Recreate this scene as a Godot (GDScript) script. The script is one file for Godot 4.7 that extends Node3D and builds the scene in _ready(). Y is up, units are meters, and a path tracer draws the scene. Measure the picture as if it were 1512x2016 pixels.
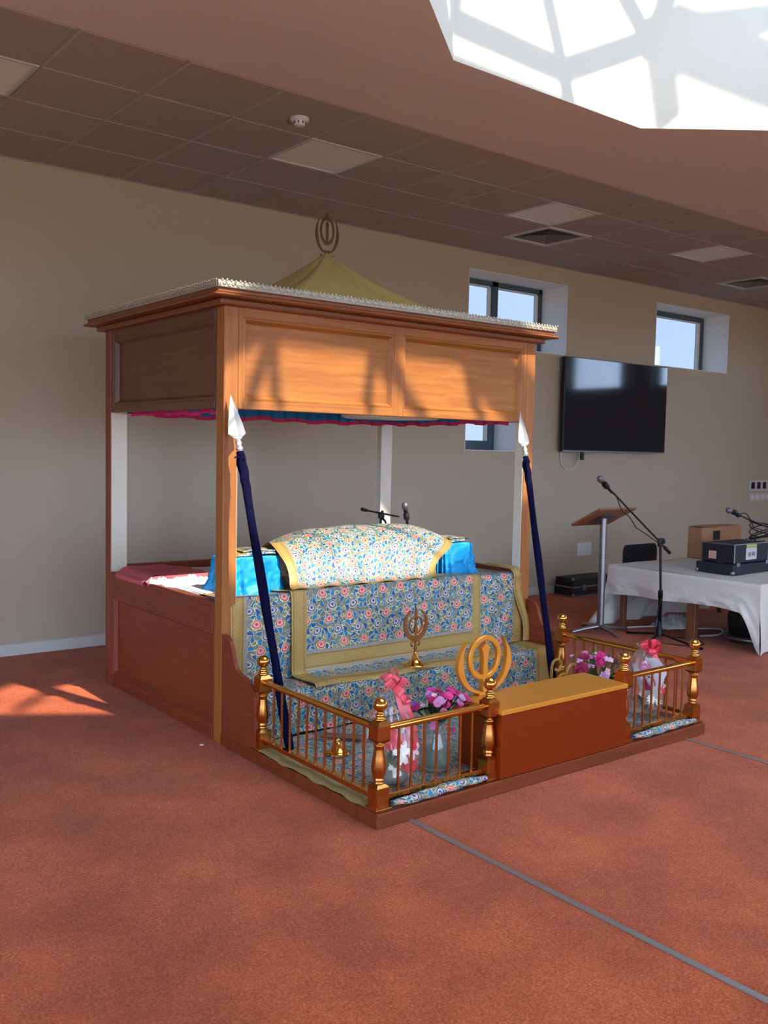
extends Node3D

# ---------------------------------------------------------------- small helpers
var M := {}
var taken := {}
var rng := RandomNumberGenerator.new()

func V(x: float, y: float, z: float) -> Vector3:
	return Vector3(x, y, z)

func numbered(called: String) -> String:
	if not taken.has(called):
		taken[called] = 0
		return called
	taken[called] += 1
	return "%s_%03d" % [called, taken[called]]

func mb() -> SurfaceTool:
	var s := SurfaceTool.new()
	s.begin(Mesh.PRIMITIVE_TRIANGLES)
	s.set_smooth_group(-1)
	return s

func done(s: SurfaceTool) -> ArrayMesh:
	s.generate_normals()
	return s.commit()

func obj(called: String, s, m: Material, parent: Node = null) -> MeshInstance3D:
	var o := MeshInstance3D.new()
	o.mesh = s if s is Mesh else done(s)
	o.material_override = m
	if parent == null or parent == self:
		o.name = numbered(called)
		add_child(o)
	else:
		o.name = called
		parent.add_child(o, true)
	return o

func tag(o: Node, label: String, category: String, group := "", kind := "") -> Node:
	o.set_meta("label", label)
	if category: o.set_meta("category", category)
	if group: o.set_meta("group", group)
	if kind: o.set_meta("kind", kind)
	return o

func thing(called: String, label: String, category: String, at := Vector3.ZERO, turn := 0.0, group := "") -> Node3D:
	var o := Node3D.new()
	o.name = numbered(called)
	add_child(o)
	o.position = at
	o.rotation.y = turn
	tag(o, label, category, group)
	return o

func struct(called: String, label: String, s, m: Material) -> MeshInstance3D:
	var o := obj(called, s, m)
	o.set_meta("kind", "structure")
	o.set_meta("label", label)
	return o

func structroot(called: String, label: String) -> Node3D:
	var o := Node3D.new()
	o.name = numbered(called)
	add_child(o)
	o.set_meta("kind", "structure")
	o.set_meta("label", label)
	return o

# one flat polygon facing «out»
func face(s: SurfaceTool, p: Array, out: Vector3, uv: Array = []) -> void:
	var n: Vector3 = (p[1] - p[0]).cross(p[2] - p[0])
	var order := range(p.size())
	if n.dot(out) > 0.0:
		order.reverse()
	for k in range(1, p.size() - 1):
		for j in [order[0], order[k], order[k + 1]]:
			if uv.size(): s.set_uv(uv[j])
			s.add_vertex(p[j])

# chamfered box; grain says along which of its axes the texture's u runs
func box(s: SurfaceTool, c: Vector3, size: Vector3, b := 0.003, t := Transform3D.IDENTITY, grain := -1) -> void:
	var h := size / 2.0
	b = minf(b, minf(h.x, minf(h.y, h.z)) * 0.9)
	s.set_smooth_group(-1)
	var g := grain
	if g < 0:
		g = 0
		if size.y > size[g]: g = 1
		if size.z > size[g]: g = 2
	var off := Vector2(fposmod(c.x * 7.3 + c.y * 3.1, 1.0), fposmod(c.z * 5.7 + c.y * 2.3 + c.x, 1.0))
	var pt := func(sg: Vector3, a: int) -> Vector3:
		var v := Vector3.ZERO
		for i in 3:
			v[i] = c[i] + sg[i] * (h[i] - (0.0 if i == a else b))
		return v
	var ax := [Vector3.RIGHT, Vector3.UP, Vector3.BACK]
	var uvof := func(v: Vector3, a: int) -> Vector2:
		var p := (a + 1) % 3
		var q := (a + 2) % 3
		if q == g or (p != g and q == 0): 
			var tmp := p
			p = q
			q = tmp
		return Vector2(v[p], v[q]) + off
	for a in 3:
		for sg in [-1.0, 1.0]:
			var p := (a + 1) % 3
			var q := (a + 2) % 3
			var pts := []
			for k in [[-1, -1], [1, -1], [1, 1], [-1, 1]]:
				var sv := Vector3.ZERO
				sv[a] = sg; sv[p] = k[0]; sv[q] = k[1]
				pts.append(pt.call(sv, a))
			var uvs := pts.map(func(v): return uvof.call(v, a))
			face(s, pts.map(func(v): return t * v), t.basis * (ax[a] * sg), uvs)
	if b <= 0.0:
		return
	for a in 3:
		var p := (a + 1) % 3
		for sa in [-1.0, 1.0]:
			for sp in [-1.0, 1.0]:
				var q := (a + 2) % 3
				var pts := []
				for k in [[-1, a], [1, a], [1, p], [-1, p]]:
					var sv := Vector3.ZERO
					sv[a] = sa; sv[p] = sp; sv[q] = k[0]
					pts.append(pt.call(sv, k[1]))
				var uvs := pts.map(func(v): return uvof.call(v, a))
				face(s, pts.map(func(v): return t * v), t.basis * (ax[a] * sa + ax[p] * sp), uvs)
	for sx in [-1.0, 1.0]:
		for sy in [-1.0, 1.0]:
			for sz in [-1.0, 1.0]:
				var sv := Vector3(sx, sy, sz)
				var pts := [pt.call(sv, 0), pt.call(sv, 1), pt.call(sv, 2)]
				var uvs := pts.map(func(v): return uvof.call(v, 0))
				face(s, pts.map(func(v): return t * v), t.basis * sv, uvs)

func boxat(lo: Vector3, hi: Vector3, s: SurfaceTool, b := 0.003, grain := -1) -> void:
	box(s, (lo + hi) / 2.0, hi - lo, b, Transform3D.IDENTITY, grain)

# surface of revolution about y; profile is [[r, y], ...] from bottom to top; a repeated point makes a crease
func lathe(s: SurfaceTool, prof: Array, seg := 20, t := Transform3D.IDENTITY, square := false) -> void:
	s.set_smooth_group(1)
	for i in prof.size() - 1:
		for k in seg:
			var a0 := TAU * k / seg
			var a1 := TAU * (k + 1) / seg
			var q := []
			for e in [[i, a0], [i, a1], [i + 1, a1], [i + 1, a0]]:
				var r: float = prof[e[0]][0]
				q.append(t * V(r * cos(e[1]), prof[e[0]][1], r * sin(e[1])))
			var am := (a0 + a1) / 2.0
			var dr: float = prof[i + 1][0] - prof[i][0]
			var dy: float = prof[i + 1][1] - prof[i][1]
			var out: Vector3 = t.basis * V(cos(am) * dy, -dr, sin(am) * dy)
			var u := [Vector2(a0 / TAU, prof[i][1]), Vector2(a1 / TAU, prof[i][1]), Vector2(a1 / TAU, prof[i + 1][1]), Vector2(a0 / TAU, prof[i + 1][1])]
			if prof[i][0] < 1e-5:
				face(s, [q[0], q[2], q[3]], out, [u[0], u[2], u[3]])
			elif prof[i + 1][0] < 1e-5:
				face(s, [q[0], q[1], q[2]], out, [u[0], u[1], u[2]])
			else:
				face(s, q, out, u)
	s.set_smooth_group(-1)

# round bar along points; radius may be a number or an array
func tube(s: SurfaceTool, pts: Array, rad, seg := 8, caps := true) -> void:
	s.set_smooth_group(2)
	var rings := []
	var up := Vector3.UP
	for i in pts.size():
		var d: Vector3 = (pts[mini(i + 1, pts.size() - 1)] - pts[maxi(i - 1, 0)]).normalized()
		if absf(d.dot(up)) > 0.95: up = Vector3.RIGHT if absf(d.x) < 0.9 else Vector3.BACK
		var a := d.cross(up).normalized()
		var b := a.cross(d).normalized()
		up = b
		var r: float = rad[i] if rad is Array else rad
		var ring := []
		for k in seg:
			ring.append(pts[i] + (a * cos(TAU * k / seg) + b * sin(TAU * k / seg)) * r)
		rings.append(ring)
	for i in pts.size() - 1:
		var mid: Vector3 = (pts[i] + pts[i + 1]) / 2.0
		for k in seg:
			var l := (k + 1) % seg
			var q := [rings[i][k], rings[i][l], rings[i + 1][l], rings[i + 1][k]]
			face(s, q, (q[0] + q[1] + q[2] + q[3]) / 4.0 - mid, [Vector2(k / float(seg), i), Vector2((k + 1) / float(seg), i), Vector2((k + 1) / float(seg), i + 1), Vector2(k / float(seg), i + 1)])
	if caps:
		s.set_smooth_group(-1)
		face(s, rings[0], pts[0] - pts[1])
		face(s, rings[-1], pts[-1] - pts[-2])
	s.set_smooth_group(-1)

func rod(s: SurfaceTool, a: Vector3, b: Vector3, r: float, seg := 10) -> void:
	tube(s, [a, b], r, seg)

func ball(s: SurfaceTool, c: Vector3, r: float, seg := 14, sq := Vector3.ONE) -> void:
	var prof := []
	var n := maxi(6, seg / 2)
	for i in n + 1:
		var a := -PI / 2 + PI * i / n
		prof.append([r * cos(a) if i > 0 and i < n else 0.0, r * sin(a)])
	lathe(s, prof, seg, Transform3D(Basis.from_scale(sq), c))

func spline(pts: Array, n := 6) -> Array:
	var out := []
	for i in pts.size() - 1:
		var p0 = pts[maxi(i - 1, 0)]
		var p3 = pts[mini(i + 2, pts.size() - 1)]
		for k in n:
			var u := k / float(n)
			out.append(pts[i].cubic_interpolate(pts[i + 1], p0, p3, u))
	out.append(pts[-1])
	return out

# flat outline (x, y) pushed out along z by «deep», both faces and the rim
func extrude(s: SurfaceTool, outline: Array, deep: float, t := Transform3D.IDENTITY, smooth := false) -> void:
	var p := PackedVector2Array(outline)
	var tri := Geometry2D.triangulate_polygon(p)
	s.set_smooth_group(-1)
	for k in range(0, tri.size(), 3):
		for z in [-0.5, 0.5]:
			var q := []
			var u := []
			for j in 3:
				var a := p[tri[k + j]]
				q.append(t * V(a.x, a.y, z * deep))
				u.append(a)
			face(s, q, t.basis * V(0, 0, z), u)
	var turn := 1.0 if Geometry2D.is_polygon_clockwise(p) else -1.0
	for i in p.size():
		var a := p[i]
		var b := p[(i + 1) % p.size()]
		var o := (b - a).orthogonal() * -turn
		face(s, [t * V(a.x, a.y, -deep / 2), t * V(b.x, b.y, -deep / 2), t * V(b.x, b.y, deep / 2), t * V(a.x, a.y, deep / 2)], t.basis * V(-o.x, -o.y, 0), [a, b, b + Vector2(0, deep), a + Vector2(0, deep)])

# ring standing in the x, y plane, section a rounded rectangle
func annulus(s: SurfaceTool, c: Vector2, ri: float, ro: float, deep: float, t := Transform3D.IDENTITY, seg := 40) -> void:
	var b := minf(deep, ro - ri) * 0.2
	var sec := [Vector2(ri, -deep / 2 + b), Vector2(ri + b, -deep / 2), Vector2(ro - b, -deep / 2), Vector2(ro, -deep / 2 + b), Vector2(ro, deep / 2 - b), Vector2(ro - b, deep / 2), Vector2(ri + b, deep / 2), Vector2(ri, deep / 2 - b)]
	s.set_smooth_group(-1)
	for k in seg:
		var d0 := Vector2.from_angle(TAU * k / seg)
		var d1 := Vector2.from_angle(TAU * (k + 1) / seg)
		var dm := (d0 + d1).normalized()
		for i in 8:
			var a: Vector2 = sec[i]
			var e: Vector2 = sec[(i + 1) % 8]
			var o := (a + e) / 2 - Vector2((ri + ro) / 2, 0)
			face(s, [t * V(c.x + d0.x * a.x, c.y + d0.y * a.x, a.y), t * V(c.x + d1.x * a.x, c.y + d1.y * a.x, a.y), t * V(c.x + d1.x * e.x, c.y + d1.y * e.x, e.y), t * V(c.x + d0.x * e.x, c.y + d0.y * e.x, e.y)], t.basis * V(dm.x * o.x, dm.y * o.x, o.y))

# curved sheet f(u, v) -> Vector3; which(u, v) picks the surface tool; uv in metres by arc length
func sheet(tools: Array, f: Callable, nu: int, nv: int, which: Callable, uvf: Callable) -> void:
	var p := []
	for j in nv + 1:
		var row := []
		for i in nu + 1:
			row.append(f.call(i / float(nu), j / float(nv)))
		p.append(row)
	for t in tools: t.set_smooth_group(3)
	for j in nv:
		for i in nu:
			var s: SurfaceTool = tools[which.call((i + 0.5) / nu, (j + 0.5) / nv)]
			for tri in [[[0, 0], [1, 0], [1, 1]], [[0, 0], [1, 1], [0, 1]]]:
				for e in tri:
					s.set_uv(uvf.call((i + e[0]) / float(nu), (j + e[1]) / float(nv)))
					s.add_vertex(p[j + e[1]][i + e[0]])

# ---------------------------------------------------------------- materials
func mat(c: Color, rough := 0.6, metal := 0.0) -> StandardMaterial3D:
	var m := StandardMaterial3D.new()
	m.albedo_color = c
	m.roughness = rough
	m.metallic = metal
	return m

func hexc(r: int, g: int, b: int) -> Color:
	return Color8(r, g, b)

func fnl(freq: float, sd: int, oct := 3) -> FastNoiseLite:
	var n := FastNoiseLite.new()
	n.seed = sd
	n.noise_type = FastNoiseLite.TYPE_SIMPLEX_SMOOTH
	n.frequency = freq
	n.fractal_octaves = oct
	return n

func tex(im: Image) -> ImageTexture:
	return ImageTexture.create_from_image(im)

func wood_image(dark: Color, light: Color, sd: int) -> Image:
	var a := fnl(0.03, sd, 4).get_seamless_image(48, 512)
	a.resize(512, 512, Image.INTERPOLATE_CUBIC)
	var b := fnl(0.09, sd + 5, 3).get_seamless_image(24, 512)
	b.resize(512, 512, Image.INTERPOLATE_CUBIC)
	var w := fnl(0.012, sd + 9, 2).get_seamless_image(512, 512)
	var im := Image.create(512, 512, false, Image.FORMAT_RGB8)
	for y in 512:
		for x in 512:
			var wob := int((w.get_pixel(x, y).r - 0.5) * 16.0)
			var yy := posmod(y + wob, 512)
			var v := a.get_pixel(x, yy).r * 0.6 + b.get_pixel(x, yy).r * 0.4
			v = clampf((v - 0.5) * 0.85 + 0.55, 0.0, 1.0)
			im.set_pixel(x, y, dark.lerp(light, v))
	return im

func wood(dark: Color, light: Color, sd: int, rough := 0.42) -> StandardMaterial3D:
	var m := mat(Color.WHITE, rough)
	m.albedo_texture = tex(wood_image(dark, light, sd))
	m.uv1_scale = V(0.75, 1.6, 1)
	m.metallic_specular = 0.45
	return m

func stamp(im: Image, cx: float, cy: float, r: float, fn: Callable) -> void:
	var n := im.get_width()
	for y in range(int(cy - r), int(cy + r) + 1):
		for x in range(int(cx - r), int(cx + r) + 1):
			var c = fn.call(x - cx, y - cy)
			if c != null:
				im.set_pixel(posmod(x, n), posmod(y, n), c)

# brocade: silver-beige ground, gold scrolls, blue leaves, rows of pink and of violet buds
func brocade_image() -> Image:
	var n := 512
	var im := Image.create(n, n, false, Image.FORMAT_RGB8)
	var g := fnl(0.05, 4).get_seamless_image(n, n)
	for y in n:
		for x in n:
			var v := g.get_pixel(x, y).r
			im.set_pixel(x, y, hexc(84, 92, 90).lerp(hexc(160, 152, 122), v))
	var r := RandomNumberGenerator.new()
	r.seed = 11
	var gold := hexc(222, 206, 140)
	var blue := [hexc(0, 98, 148), hexc(0, 116, 164), hexc(4, 78, 138)]
	# leaf-shaped commas
	for k in 180:
		var cx := (k % 13) * 39.4 + r.randf_range(-12, 12)
		var cy := (k / 13) * 37.0 + r.randf_range(-12, 12)
		var a := r.randf() * TAU
		var L := r.randf_range(15, 23)
		var col: Color = blue[k % 3]
		var side := 1.0 if r.randf() < 0.5 else -1.0
		stamp(im, cx, cy, L + 6, func(dx, dy):
			var u: float = dx * cos(a) + dy * sin(a)
			var w: float = -dx * sin(a) + dy * cos(a) + side * u * u / 34.0
			var t: float = (u + L) / (2.0 * L)
			if t < 0.0 or t > 1.0: return null
			var half: float = 11.0 * pow(sin(PI * pow(t, 0.75)), 0.8)
			if absf(w) < half: return col
			if absf(w) < half + 2.6: return gold
			return null)
	# gold scrolls
	for k in 100:
		var cx := (k % 10) * 51.2 + r.randf_range(-16, 16)
		var cy := (k / 10) * 51.2 + r.randf_range(-16, 16)
		var a := r.randf() * TAU
		var R := r.randf_range(12, 23)
		stamp(im, cx, cy, R + 4, func(dx, dy):
			var q: float = sqrt(dx * dx + dy * dy)
			var th: float = fposmod(atan2(dy, dx) - a, TAU)
			var rr: float = R * (0.35 + 0.65 * th / 5.0)
			if th < 5.0 and absf(q - rr) < 2.1: return gold
			return null)
	# buds
	for row in 8:
		for k in 4:
			var cx := k * 128.0 + (64.0 if row % 2 else 0.0) + (32.0 if row % 4 > 1 else 0.0) + r.randf_range(-8, 8)
			var cy := row * 64.0 + 30.0 + r.randf_range(-6, 6)
			var pink := row % 2 == 0
			var c1 := hexc(196, 58, 84) if pink else hexc(58, 62, 130)
			var c2 := hexc(232, 140, 142) if pink else hexc(176, 182, 188)
			var tilt := r.randf_range(-0.5, 0.5)
			stamp(im, cx, cy, 30, func(dx, dy):
				var x2: float = dx * cos(tilt) + dy * sin(tilt)
				var y2: float = -dx * sin(tilt) + dy * cos(tilt)
				var wide: float = 1.0 - 0.62 * clampf(-y2 / 24.0, -0.35, 1.1)
				var q: float = sqrt(pow(x2 / maxf(0.3, wide), 2) + y2 * y2)
				if q > 26: return null
				if q > 22: return gold
				if q > 16: return c1
				if q > 13: return gold
				if q > 7: return c2
				return c1)
	return im

func border_image() -> Image:
	var w := 256
	var h := 128
	var im := Image.create(w, h, false, Image.FORMAT_RGB8)
	var g := fnl(0.08, 14).get_seamless_image(w, h)
	for y in h:
		for x in w:
			var v := 0.66 + 0.3 * (g.get_pixel(x, y).r - 0.5)
			var t := float(y) / h
			var dia := absf(fposmod(x / 64.0, 1.0) - 0.5) * 2.0 + absf(t - 0.5) * 2.2
			if t > 0.24 and t < 0.76:
				if fposmod(dia * 2.5, 1.0) < 0.3: v -= 0.5
			elif absf(t - 0.12) < 0.03 or absf(t - 0.88) < 0.03 or absf(t - 0.2) < 0.016 or absf(t - 0.8) < 0.016:
				v -= 0.4
			elif fposmod(x / 11.0, 1.0) < 0.3:
				v -= 0.12
			im.set_pixel(x, y, hexc(92, 62, 20).lerp(hexc(244, 206, 124), clampf(v, 0, 1)))
	return im

func carpet_images() -> Array:
	var n := 1024
	var big := fnl(0.006, 21, 4).get_seamless_image(n, n)
	var mid := fnl(0.028, 22, 3).get_seamless_image(n, n)
	var fine := fnl(0.33, 23, 2).get_seamless_image(n, n)
	var tuft := fnl(0.11, 24, 2).get_seamless_image(n, n)
	var im := Image.create(n, n, false, Image.FORMAT_RGB8)
	var hm := Image.create(n, n, false, Image.FORMAT_L8)
	var dark := hexc(140, 54, 24)
	var light := hexc(250, 138, 78)
	for y in n:
		for x in n:
			var f := fine.get_pixel(x, y).r
			var twill := fposmod((x + y * 2) / 8.0, 1.0)
			var p := f * 0.55 + tuft.get_pixel(x, y).r * 0.45 + absf(twill - 0.5) * 0.3 - 0.08
			var v := (big.get_pixel(x, y).r - 0.5) * 0.10 + (mid.get_pixel(x, y).r - 0.5) * 0.18 + (p - 0.5) * 1.25 + 0.47
			im.set_pixel(x, y, dark.lerp(light, clampf(v, 0, 1)))
			hm.set_pixel(x, y, Color(p, p, p))
	return [im, hm]

func speckle_image(base: Color, spot: Color, amount: float) -> Image:
	var n := 256
	var f := fnl(0.22, 31, 2).get_seamless_image(n, n)
	var im := Image.create(n, n, false, Image.FORMAT_RGB8)
	for y in n:
		for x in n:
			var v := f.get_pixel(x, y).r
			im.set_pixel(x, y, base.lerp(spot, clampf((v - 0.5) * 3.0, 0, 1) * amount))
	return im

func pane(c: Color, a: float, rough := 0.02) -> StandardMaterial3D:
	var m := mat(Color(c.r, c.g, c.b, a), rough)
	m.transparency = BaseMaterial3D.TRANSPARENCY_ALPHA
	return m

func cloth_mat(c: Color, rough := 0.75, back := 0.0) -> StandardMaterial3D:
	var m := mat(c, rough)
	m.cull_mode = BaseMaterial3D.CULL_DISABLED
	if back > 0.0:
		m.backlight_enabled = true
		m.backlight = Color(back, back, back)
	return m

func materials() -> void:
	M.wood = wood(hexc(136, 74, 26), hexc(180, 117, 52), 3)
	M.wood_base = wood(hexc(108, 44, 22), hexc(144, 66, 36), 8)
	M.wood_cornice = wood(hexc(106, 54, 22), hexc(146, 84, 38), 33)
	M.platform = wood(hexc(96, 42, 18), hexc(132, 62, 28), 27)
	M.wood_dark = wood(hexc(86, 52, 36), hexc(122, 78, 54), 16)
	M.white_pvc = mat(hexc(218, 210, 190), 0.4)
	M.plaster = mat(hexc(212, 204, 196), 0.9)
	M.wall = mat(hexc(184, 170, 146), 0.9)
	M.shaft = mat(hexc(210, 205, 190), 0.85)
	M.reveal = mat(hexc(238, 240, 240), 0.6)
	M.skirting = mat(hexc(206, 202, 194), 0.5)
	var tl := mat(Color.WHITE, 0.95)
	tl.albedo_texture = tex(speckle_image(hexc(178, 170, 164), hexc(118, 112, 106), 0.8))
	tl.uv1_scale = V(3.2, 3.2, 1)
	M.tile = tl
	M.tbar = mat(hexc(170, 166, 162), 0.5)
	M.vent = mat(hexc(196, 198, 198), 0.45)
	M.vent_dark = mat(hexc(16, 16, 18), 0.8)
	M.vent_slat = mat(hexc(120, 118, 114), 0.6)
	M.diffuser = mat(hexc(236, 236, 230), 0.35)
	var ci := carpet_images()
	var cp := mat(Color.WHITE, 0.98)
	cp.albedo_texture = tex(ci[0])
	cp.uv1_triplanar = true
	cp.uv1_world_triplanar = true
	cp.uv1_scale = V(0.6, 0.6, 0.6)
	cp.rim_enabled = true
	cp.rim = 0.25
	cp.heightmap_enabled = true
	cp.heightmap_texture = tex(ci[1])
	cp.heightmap_scale = 0.35
	cp.metallic_specular = 0.1
	# broad brush marks in the pile, on a far larger repeat than the tufts
	var bn := fnl(0.012, 77, 4).get_seamless_image(512, 512)
	var bi := Image.create(512, 512, false, Image.FORMAT_RGB8)
	for y in 512:
		for x in 512:
			var v := clampf((bn.get_pixel(x, y).r - 0.5) * 1.5 + 0.5, 0, 1)
			bi.set_pixel(x, y, hexc(218, 212, 208).lerp(hexc(255, 255, 255), v))
	cp.detail_enabled = true
	cp.detail_blend_mode = BaseMaterial3D.BLEND_MODE_MUL
	cp.detail_uv_layer = BaseMaterial3D.DETAIL_UV_2
	cp.detail_albedo = tex(bi)
	cp.uv2_triplanar = true
	cp.uv2_world_triplanar = true
	cp.uv2_scale = V(0.23, 0.23, 0.23)
	M.carpet = cp
	M.strip = mat(hexc(176, 172, 168), 0.38, 0.8)
	var br := mat(Color.WHITE, 0.5, 0.12)
	br.albedo_texture = tex(brocade_image())
	br.uv1_scale = V(1.0 / 0.58, 1.0 / 0.58, 1)
	br.cull_mode = BaseMaterial3D.CULL_DISABLED
	M.brocade = br
	var bo := mat(Color.WHITE, 0.45, 0.15)
	bo.albedo_texture = tex(border_image())
	bo.uv1_scale = V(1.0 / 0.14, 1.0 / 0.07, 1)
	bo.cull_mode = BaseMaterial3D.CULL_DISABLED
	M.border = bo
	M.hemline = cloth_mat(hexc(40, 34, 24), 0.8)
	M.brass = mat(hexc(228, 172, 84), 0.14, 1.0)
	M.brass_satin = mat(hexc(200, 136, 70), 0.22, 1.0)
	M.gold_paint = mat(hexc(222, 146, 44), 0.4, 0.35)
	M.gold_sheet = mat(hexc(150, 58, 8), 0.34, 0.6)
	M.bronze = mat(hexc(150, 92, 40), 0.4, 0.6)
	M.brown_metal = mat(hexc(92, 66, 40), 0.5, 0.3)
	M.steel = mat(hexc(206, 206, 204), 0.3, 0.7)
	M.steel_leg = mat(hexc(150, 148, 150), 0.35, 0.9)
	M.navy = cloth_mat(hexc(15, 14, 42), 0.85)
	M.navy.metallic_specular = 0.15
	M.turquoise = cloth_mat(hexc(0, 146, 206), 0.5, 0.1)
	M.canopy_blue = cloth_mat(hexc(10, 120, 190), 0.7, 0.2)
	M.pink_edge = cloth_mat(hexc(214, 40, 110), 0.7)
	M.roof_cloth = cloth_mat(hexc(176, 152, 88), 0.6)
	M.white_cloth = cloth_mat(hexc(222, 222, 220), 0.85)
	M.table_cloth = cloth_mat(hexc(214, 206, 194), 0.9)
	M.red_cloth = cloth_mat(hexc(196, 92, 98), 0.9)
	M.khaki = cloth_mat(hexc(150, 132, 84), 0.8)
	M.lace = mat(hexc(206, 196, 168), 0.35, 0.55)
	M.lace_base = mat(hexc(176, 172, 160), 0.5, 0.4)
	M.black = mat(hexc(16, 16, 18), 0.55)
	M.black_metal = mat(hexc(22, 22, 25), 0.4, 0.3)
	M.black_fabric = mat(hexc(24, 24, 28), 0.9)
	M.navy_case = mat(hexc(22, 22, 34), 0.6)
	M.alu = mat(hexc(150, 150, 152), 0.4, 0.9)
	M.screen = mat(hexc(7, 15, 32), 0.07)
	M.bezel = mat(hexc(20, 22, 26), 0.4)
	M.frame_blue = mat(hexc(62, 84, 96), 0.45)
	M.seal = mat(hexc(216, 216, 210), 0.5)
	M.pane = pane(hexc(30, 42, 58), 0.7)
	M.roof_glass = pane(hexc(200, 215, 215), 0.06)
	M.timber_white = mat(hexc(225, 225, 220), 0.6)
	M.cardboard = mat(hexc(166, 118, 84), 0.9)
	M.plastic_white = mat(hexc(216, 216, 214), 0.4)
	M.label_paper = mat(hexc(196, 192, 186), 0.8)
	M.label_pink = mat(hexc(196, 150, 132), 0.8)
	M.label_yellow = mat(hexc(170, 180, 90), 0.8)
	M.ink = mat(hexc(50, 50, 58), 0.8)
	M.lectern_wood = wood(hexc(128, 78, 48), hexc(168, 112, 74), 40)
	M.leg_wood = wood(hexc(96, 58, 38), hexc(136, 88, 60), 44)
	M.mesh_grey = mat(hexc(120, 120, 122), 0.45, 0.7)
	M.leaf = cloth_mat(hexc(60, 104, 44), 0.6, 0.25)
	M.leaf_dark = cloth_mat(hexc(34, 66, 34), 0.6, 0.2)
	M.stem = mat(hexc(74, 106, 50), 0.6)
	M.magenta = cloth_mat(hexc(206, 34, 112), 0.7, 0.3)
	M.hot_pink = cloth_mat(hexc(236, 64, 140), 0.7, 0.3)
	M.rose = cloth_mat(hexc(206, 120, 168), 0.7, 0.3)
	M.pale_pink = cloth_mat(hexc(232, 186, 190), 0.7, 0.3)
	M.lilac = cloth_mat(hexc(206, 152, 196), 0.7, 0.3)
	M.violet = cloth_mat(hexc(112, 76, 180), 0.7, 0.2)
	M.crimson = cloth_mat(hexc(150, 18, 66), 0.7, 0.2)
	M.red = cloth_mat(hexc(222, 40, 56), 0.7, 0.2)
	M.lily_white = cloth_mat(hexc(238, 234, 214), 0.7, 0.3)
	M.berry = mat(hexc(200, 44, 70), 0.4)
	M.ribbon = cloth_mat(hexc(240, 92, 104), 0.3, 0.4)
	M.ribbon_red = cloth_mat(hexc(228, 60, 78), 0.3, 0.3)
	M.cellophane = pane(hexc(236, 236, 232), 0.07, 0.08)
	M.cellophane.cull_mode = BaseMaterial3D.CULL_DISABLED
	M.tissue = cloth_mat(hexc(238, 236, 236), 0.8, 0.3)
	M.vase_glass = pane(hexc(150, 178, 166), 0.16, 0.05)
	M.vase_glass.cull_mode = BaseMaterial3D.CULL_DISABLED
	M.vase_water = pane(hexc(110, 140, 110), 0.35, 0.1)
	M.acrylic = pane(hexc(222, 176, 64), 0.4, 0.15)
	M.grey_bag = mat(hexc(150, 148, 142), 0.8)

# ---------------------------------------------------------------- the place
const CEIL := 3.684
const ZW := -7.244          # face of the wall behind the throne
const SHAFT_TOP := 5.284
const SUN := Vector3(0.179, 0.716, 0.675)

func _ready() -> void:
	rng.seed = 7
	# camera
	var cam := Camera3D.new()
	cam.name = "camera"
	add_child(cam)
	cam.fov = 57.155
	cam.near = 0.05
	cam.far = 200.0
	var yaw := 0.664345
	var pitch := -0.067411
	var roll := 0.020767
	var f := V(sin(yaw) * cos(pitch), sin(pitch), -cos(yaw) * cos(pitch))
	var r0 := V(cos(yaw), 0, sin(yaw))
	var u0 := r0.cross(f)
	var r1 := r0 * cos(roll) + u0 * sin(roll)
	var u1 := u0 * cos(roll) - r0 * sin(roll)
	cam.transform = Transform3D(Basis(r1, u1, -f), V(0, 1.62, 0))
	cam.current = true
	# sky, exposure
	var sm := ProceduralSkyMaterial.new()
	sm.sky_top_color = hexc(168, 198, 232)
	sm.sky_horizon_color = hexc(182, 206, 240)
	sm.sky_curve = 0.22
	sm.ground_horizon_color = hexc(186, 190, 188)
	sm.ground_bottom_color = hexc(176, 180, 178)
	sm.sun_angle_max = 34.0
	sm.sky_energy_multiplier = 2.9
	sm.ground_energy_multiplier = 2.0
	var sky := Sky.new()
	sky.sky_material = sm
	var env := Environment.new()
	env.background_mode = Environment.BG_SKY
	env.sky = sky
	env.tonemap_mode = Environment.TONE_MAPPER_LINEAR
	env.tonemap_exposure = 1.27
	env.sdfgi_enabled = true
	env.ssao_enabled = true
	env.ssil_enabled = true
	var we := WorldEnvironment.new()
	we.name = "environment"
	we.environment = env
	add_child(we)
	# sun, through the roof lantern
	var sun := DirectionalLight3D.new()
	sun.name = "sun"
	add_child(sun)
	sun.look_at_from_position(SUN * 20.0, Vector3.ZERO, Vector3.UP)
	sun.light_color = Color(1.0, 0.965, 0.91)
	sun.light_energy = 2.6
	sun.light_angular_distance = 0.9
	sun.shadow_enabled = true
	materials()
	room()
	ceiling_tiles()
	lantern()
	throne()
	drapes()
	cushions()
	railings()
	offerings()
	flowers()
	background()

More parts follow.
